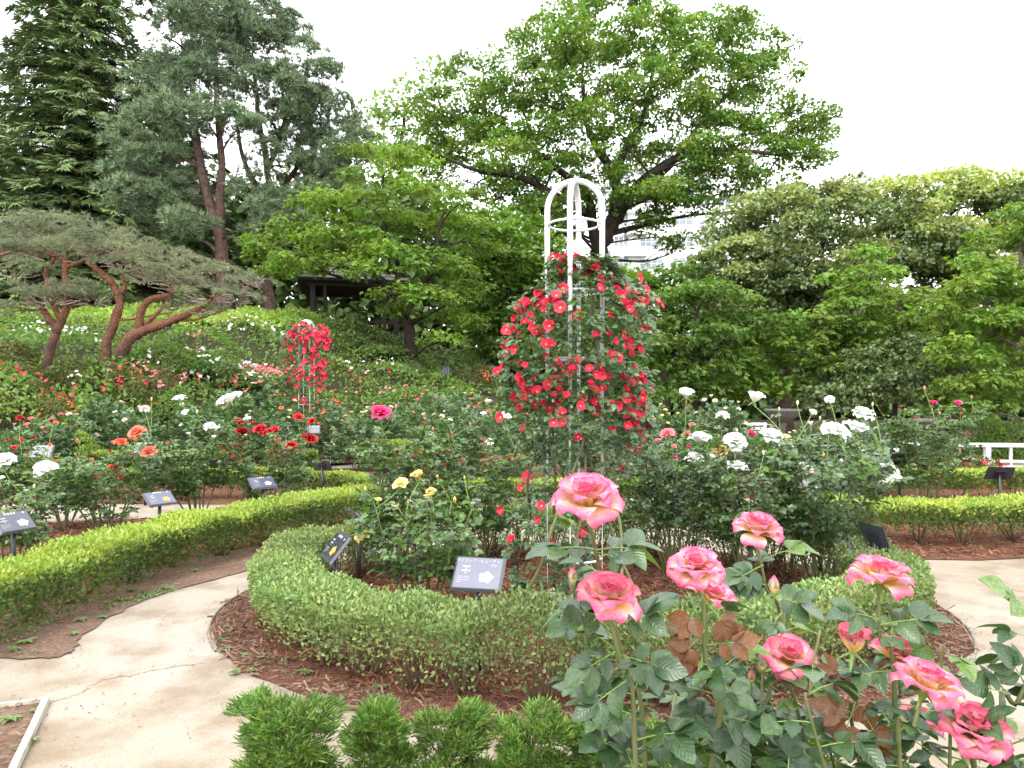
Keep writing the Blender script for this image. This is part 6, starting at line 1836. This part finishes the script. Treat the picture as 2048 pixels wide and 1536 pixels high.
near_bush('pink and yellow rose bush nearest us with the tallest bloom', (.26, 1.42),
  [(S_(1.08, (1290, 1500, .28), (1246, 1320, .24), (1222, 1215, .20), (1196, 1120, .10), (1176, 1030, 0)), ('full', .049, (-.10, -.42, 1), 1), .0042, (), 1.0),
   (S_(1.14, (1268, 1440, .08), (1240, 1320, .02), (1216, 1225, 0)), ('full', .048, (.05, -.30, 1), 2), .0042, (), 1.0),
   (S_(1.30, (1430, 1500, .05), (1412, 1330, 0), (1406, 1210, 0), (1390, 1160, 0)), ('full', .046, (-.05, -.35, 1), 3), .0055, (1,), .8),
   (S_(1.34, (1432, 1420, .05), (1416, 1300, .05), (1412, 1215, .06)), ('mid', .046, (.25, -.3, .9), 6), .0032, (0,), 1.0),
   (S_(1.62, (1550, 1330, .05), (1530, 1170, 0), (1512, 1082, 0)), ('full', .052, (.05, -.25, 1), 4), .0040, (), 1.0),
   (S_(1.45, (1550, 1330, .0), (1547, 1240, 0), (1548, 1190, 0)), ('bud', .030, (0, 0, 1), 1), .0026, (), 1.1),
   (S_(1.25, (1180, 1330, .1), (1150, 1200, .02), (1147, 1170, 0)), ('bud', .024, (-.1, 0, 1), 1), .0024, (), 1.2)],
  (58, (.20, 1.15, .56), (.66, 1.80, .96)),
  [((1188, 1098, 1.12), (-1, -.3, .10), (-.1, -.2, 1), .113, 'near_leaf', 5), ((1190, 1100, 1.12), (1, -.25, .12), (.2, -.45, 1), .105, 'near_leaf', 5), ((1192, 1104, 1.12), (.5, -.5, -.05), (0, -.7, .8), .075, 'near_leaf', 3),
   ((1222, 1240, 1.16), (-1, -.2, .35), (-.2, -.5, 1), .118, 'near_leaf', 5), ((1226, 1250, 1.16), (1, -.2, .35), (.1, -.5, 1), .109, 'near_leaf', 5), ((1236, 1300, 1.2), (-.9, -.4, -.35), (-.3, -.9, .4), .109, 'near_leaf', 5),
   ((1240, 1310, 1.2), (.9, -.4, -.15), (.2, -.8, .6), .109, 'near_leaf', 5), ((1254, 1360, 1.2), (-.9, -.3, -.5), (-.4, -.9, .3), .118, 'near_leaf', 5),
   ((1404, 1195, 1.29), (-.55, -.25, -.8), (-.2, -1, .2), .088, 'near_leaf_bronze', 3), ((1408, 1200, 1.29), (.6, -.3, -.7), (.2, -1, .2), .088, 'near_leaf_bronze', 3), ((1410, 1260, 1.29), (-.7, -.3, -.6), (-.2, -1, .3), .092, 'near_leaf_bronze', 3),
   ((1412, 1290, 1.29), (.85, -.3, .2), (.1, -1, .4), .097, 'near_leaf_bronze', 5), ((1414, 1330, 1.29), (-.8, -.3, .3), (-.1, -1, .5), .092, 'near_leaf_bronze', 5), ((1416, 1350, 1.29), (.8, -.4, -.5), (.3, -1, .3), .092, 'near_leaf', 5),
   ((1526, 1120, 1.60), (.9, -.3, .45), (0, -.5, 1), .126, 'near_leaf_fresh', 3), ((1527, 1130, 1.60), (-.9, -.3, -.35), (-.2, -.7, .7), .118, 'near_leaf', 5), ((1530, 1170, 1.60), (-.9, -.2, .2), (-.1, -.6, .8), .126, 'near_leaf', 5), ((1536, 1190, 1.60), (.9, -.3, -.2), (.1, -.7, .8), .126, 'near_leaf', 5)])
near_bush('pink and yellow rose bush in the bottom right corner', (.82, 1.38),
  [(S_(1.35, (1790, 1400, .02), (1762, 1280, 0), (1757, 1185, 0)), ('full', .054, (.1, -.1, 1), 5), .0042, (), 1.0),
   (S_(1.42, (1610, 1480, .05), (1585, 1390, 0), (1570, 1335, 0)), ('full', .050, (.08, -.45, 1), 7), .0038, (), 1.0),
   (S_(1.40, (1520, 1500, .02), (1522, 1420, 0), (1525, 1345, 0)), ('bud', .032, (0, 0, 1), 2), .003, (), 1.0),
   (S_(1.44, (1515, 1460, .0), (1505, 1400, 0), (1503, 1368, 0)), ('bud', .022, (0, 0, 1), 2), .0024, (), 1.2),
   (S_(1.38, (1715, 1510, .03), (1712, 1400, 0), (1705, 1320, 0)), ('half', .056, (-.05, -.2, 1), 8), .0038, (0, 2), .8),
   (S_(1.40, (1790, 1480, .05), (1800, 1390, 0), (1795, 1338, 0)), ('mid', .050, (-.05, -.2, 1), 9), .0036, (), 1.0),
   (S_(1.20, (1800, 1530, .05), (1825, 1460, 0), (1842, 1400, 0)), ('full', .052, (.25, -.15, 1), 10), .0040, (), 1.0),
   (S_(1.50, (1810, 1520, .05), (1825, 1490, 0), (1828, 1470, 0)), ('mid', .050, (.1, -.2, 1), 11), .0036, (), 1.0),
   (S_(1.50, (1660, 1500, .02), (1660, 1470, 0), (1662, 1450, 0)), ('bud', .030, (.1, -.1, 1), 2), .003, (), 1.0),
   (S_(1.30, (1900, 1500, .0), (1890, 1420, 0), (1880, 1290, 0)), None, .003, (), 1.1),
   (S_(1.30, (1640, 1500, .0), (1620, 1380, 0), (1640, 1260, 0)), None, .003, (), 1.1)],
  (82, (.40, 1.15, .54), (1.16, 1.80, .96)),
  [((1758, 1240, 1.34), (-.9, -.3, .3), (-.1, -.6, .9), .118, 'near_leaf', 5), ((1760, 1250, 1.34), (.9, -.3, .25), (.2, -.6, .9), .126, 'near_leaf', 5), ((1762, 1290, 1.34), (1, -.2, -.1), (.1, -.7, .8), .109, 'near_leaf_fresh', 3),
   ((1708, 1345, 1.37), (-.85, -.3, .2), (-.1, -1, .5), .084, 'near_leaf_bronze', 3), ((1710, 1370, 1.37), (.35, -.2, -.9), (.2, -1, .1), .084, 'near_leaf_bronze', 3), ((1712, 1400, 1.37), (-.5, -.3, -.9), (-.2, -1, .1), .105, 'near_leaf_bronze', 3),
   ((1714, 1410, 1.37), (.5, -.3, -.85), (.2, -1, .1), .105, 'near_leaf_bronze', 3), ((1716, 1430, 1.37), (-.95, -.3, .4), (-.2, -1, .5), .101, 'near_leaf_bronze', 3)])
near_bush('pink rose bush leaning in from the right edge', (1.22, 1.5),
  [(S_(1.28, (1960, 1600, .05), (1950, 1530, 0), (1945, 1492, 0)), ('full', .056, (-.05, -.3, 1), 12), .0040, (), 1.1),
   (S_(1.30, (2010, 1470, .0), (2035, 1405, 0), (2090, 1290, 0), (2110, 1200, 0)), None, .0045, (), 1.0),
   (S_(1.25, (2090, 1500, .0), (2100, 1350, 0), (2075, 1175, 0)), None, .003, (), 1.3)],
  (30, (.92, 1.2, .58), (1.35, 1.7, .90)),
  [((2100, 1230, 1.25), (-1, -.1, .45), (-.2, -.4, 1), .143, 'near_leaf_fresh', 3), ((2020, 1390, 1.28), (-.9, -.3, .35), (-.1, -.8, .7), .109, 'near_leaf', 5), ((2050, 1370, 1.28), (-.6, -.3, .8), (-.3, -.8, .5), .101, 'near_leaf', 5)])

# ---------------------------------------------------------------- dwarf conifers along the front
def cypress_mesh(seed):
    r = np.random.default_rng(seed)
    P, Y, Z, S = [], [], [], []
    nb = 15
    for i in range(nb):
        z = .22 + .60 * (i / nb) ** .9
        a = i * 2.4 + r.random()
        rr = .17 * (1 - .55 * (i / nb)) * (.5 + .6 * r.random())
        c = A3(math.cos(a) * rr, math.sin(a) * rr, z)
        m = 150
        u = norm(r.normal(size=(m, 3))); u[:, 2] = np.abs(u[:, 2]) * .9 - .15
        pos = c + u * A3(.075, .075, .10) * (.45 + .6 * r.random((m, 1)))
        P.append(pos); Y.append(u * .55 + A3(math.cos(a), math.sin(a), 0) * .3 + A3(0, 0, .75) + .25 * r.normal(size=(m, 3))); Z.append(u + .5 * r.normal(size=(m, 3))); S.append(.038 + .026 * r.random(m))
    g = Geo(); g.add(*place(THREAD, np.concatenate(P), np.concatenate(Y), np.concatenate(Z), np.concatenate(S)))
    s = Geo()
    tube(s, [(0, 0, 0), (.01, 0, .3), (0, 0, .75)], .014, .004, 6)
    for i in range(nb):
        z = .12 + .5 * i / nb; a = i * 2.4
        tube(s, curve([(0, 0, z), (.06 * math.cos(a), .06 * math.sin(a), z + .06), (.12 * math.cos(a), .12 * math.sin(a), z + .18)], 3), .006, .002, 4)
    return g.mesh('foliage', MATS['cypress_leaf']), s.mesh('stem', MATS['twig'], True)
CYP = [cypress_mesh(i) for i in range(4)]
CY = [(570, 1378, 2.42, 1.30, 'leftmost and largest dwarf conifer at the bottom of the picture'), (752, 1392, 2.40, 1.0, 'second dwarf conifer from the left in the front row'), (905, 1400, 2.38, 1.0, 'third dwarf conifer from the left in the front row'),
      (1068, 1408, 2.36, .98, 'fourth dwarf conifer from the left in the front row'), (1200, 1425, 2.36, .92, 'dwarf conifer just left of the near rose stems'), (1335, 1440, 2.38, .92, 'dwarf conifer behind the near rose stems'),
      (1470, 1440, 2.40, .95, 'dwarf conifer below the small green buds'), (1620, 1450, 2.42, .95, 'rightmost dwarf conifer hidden by the corner roses')]
for i, (px, py, d, w_, lab) in enumerate(CY):
    top = ray(px, py, d)
    t = thing('dwarf_conifer', lab, 'conifer', (top[0], top[1], .01), i * 1.7)
    sc_ = (top[2] - .01) / .90
    M = Matrix.Diagonal((.82 * w_, .82 * w_, sc_, 1))
    link('foliage', CYP[i % 4][0], t, M, 'stuff'); link('stem', CYP[i % 4][1], t, M)

# ---------------------------------------------------------------- weeds along the path edges
W = [(55, 1285, .07), (165, 1240, .06), (205, 1235, .05), (250, 1200, .05), (262, 1182, .05), (290, 1190, .06), (330, 1178, .05), (390, 1142, .05), (148, 1268, .05), (30, 1300, .05), (450, 1300, .05), (490, 1310, .04), (470, 1345, .05), (500, 1342, .04), (610, 1345, .06), (760, 1375, .05), (445, 1280, .04), (215, 1205, .05), (20, 1440, .06), (60, 1480, .05), (45, 1495, .05), (75, 1420, .04), (1650, 1190, .04), (630, 1180, .05), (1010, 1385, .04)]
g = Geo()
for i, (px, py, s) in enumerate(W):
    r = np.random.default_rng(i); n = 9
    a = np.arange(n) * 2.4 + r.random() * 6
    Y = np.stack([np.cos(a), np.sin(a), .25 + .3 * r.random(n)], -1)
    g.add(*place(leaflet_low(.42, .1, .25), np.tile(gnd(px, py, .014), (n, 1)), Y, np.tile(A3(0, 0, 1), (n, 1)), s * (.6 + .5 * r.random(n))))
tag(g.build('weeds', MATS['weed_leaf'], kind='stuff'), 'scattered green weed rosettes in the soil beside the paths', 'weeds')
# tiny ground cover of sprouting weeds on the soil margins
def sprouts(lab, P, n):
    P = np.asarray(P); lo, hi = P.min(0), P.max(0)
    xy = lo + rng.random((n * 4, 2)) * (hi - lo); k = inside(P, xy[:, 0], xy[:, 1]) & (np.sin(xy[:, 0] * 5) * np.sin(xy[:, 1] * 4.3) > .15)
    xy = xy[k][:n]; m = len(xy)
    g = Geo(); g.add(*place(LEAF2, np.concatenate([xy, np.full((m, 1), .016)], 1), rand_dirs(m) * A3(1, 1, .2) + A3(0, 0, .5), A3(0, 0, 1) + .4 * rand_dirs(m), .02 + .02 * rng.random(m), .5))
    o = g.build('sprouts', MATS['weed_leaf'], kind='stuff'); tag(o, lab, 'weeds')
sprouts('fine weeds on the soil margin left of the path', np.array([gnd(0, 1318)[:2], gnd(143, 1308)[:2], gnd(239, 1222)[:2], gnd(475, 1146)[:2], (-2.6, 6.6), (-3.2, 5.2), (-3.5, 4.4)]), 700)
sprouts('fine weeds on the soil margin outside the round hedge', ellipse(2.66, 2.11), 500)

# leaf litter and grit lying on the path and its edges
n = 1500
k0 = rng.random(n)
xy = np.where((k0 < .5)[:, None], np.stack([rng.uniform(-2.9, -1.2, n), rng.uniform(2.6, 6.5, n)], -1), RC + np.stack([np.cos(k0 * 40) * 2.72, np.sin(k0 * 40) * 2.17], -1) + rng.normal(0, .06, (n, 2)))
g = Geo(); g.add(*place(LEAF2, np.concatenate([xy, np.full((n, 1), .008) + .006 * rng.random((n, 1))], 1), rand_dirs(n) * A3(1, 1, .1), A3(0, 0, 1) + .3 * rand_dirs(n), .006 + .018 * rng.random(n) ** 3, .5))
tag(g.build('litter', MATS['mulch_chip_old'], kind='stuff'), 'tiny bits of bark and leaf litter on the path', 'litter')
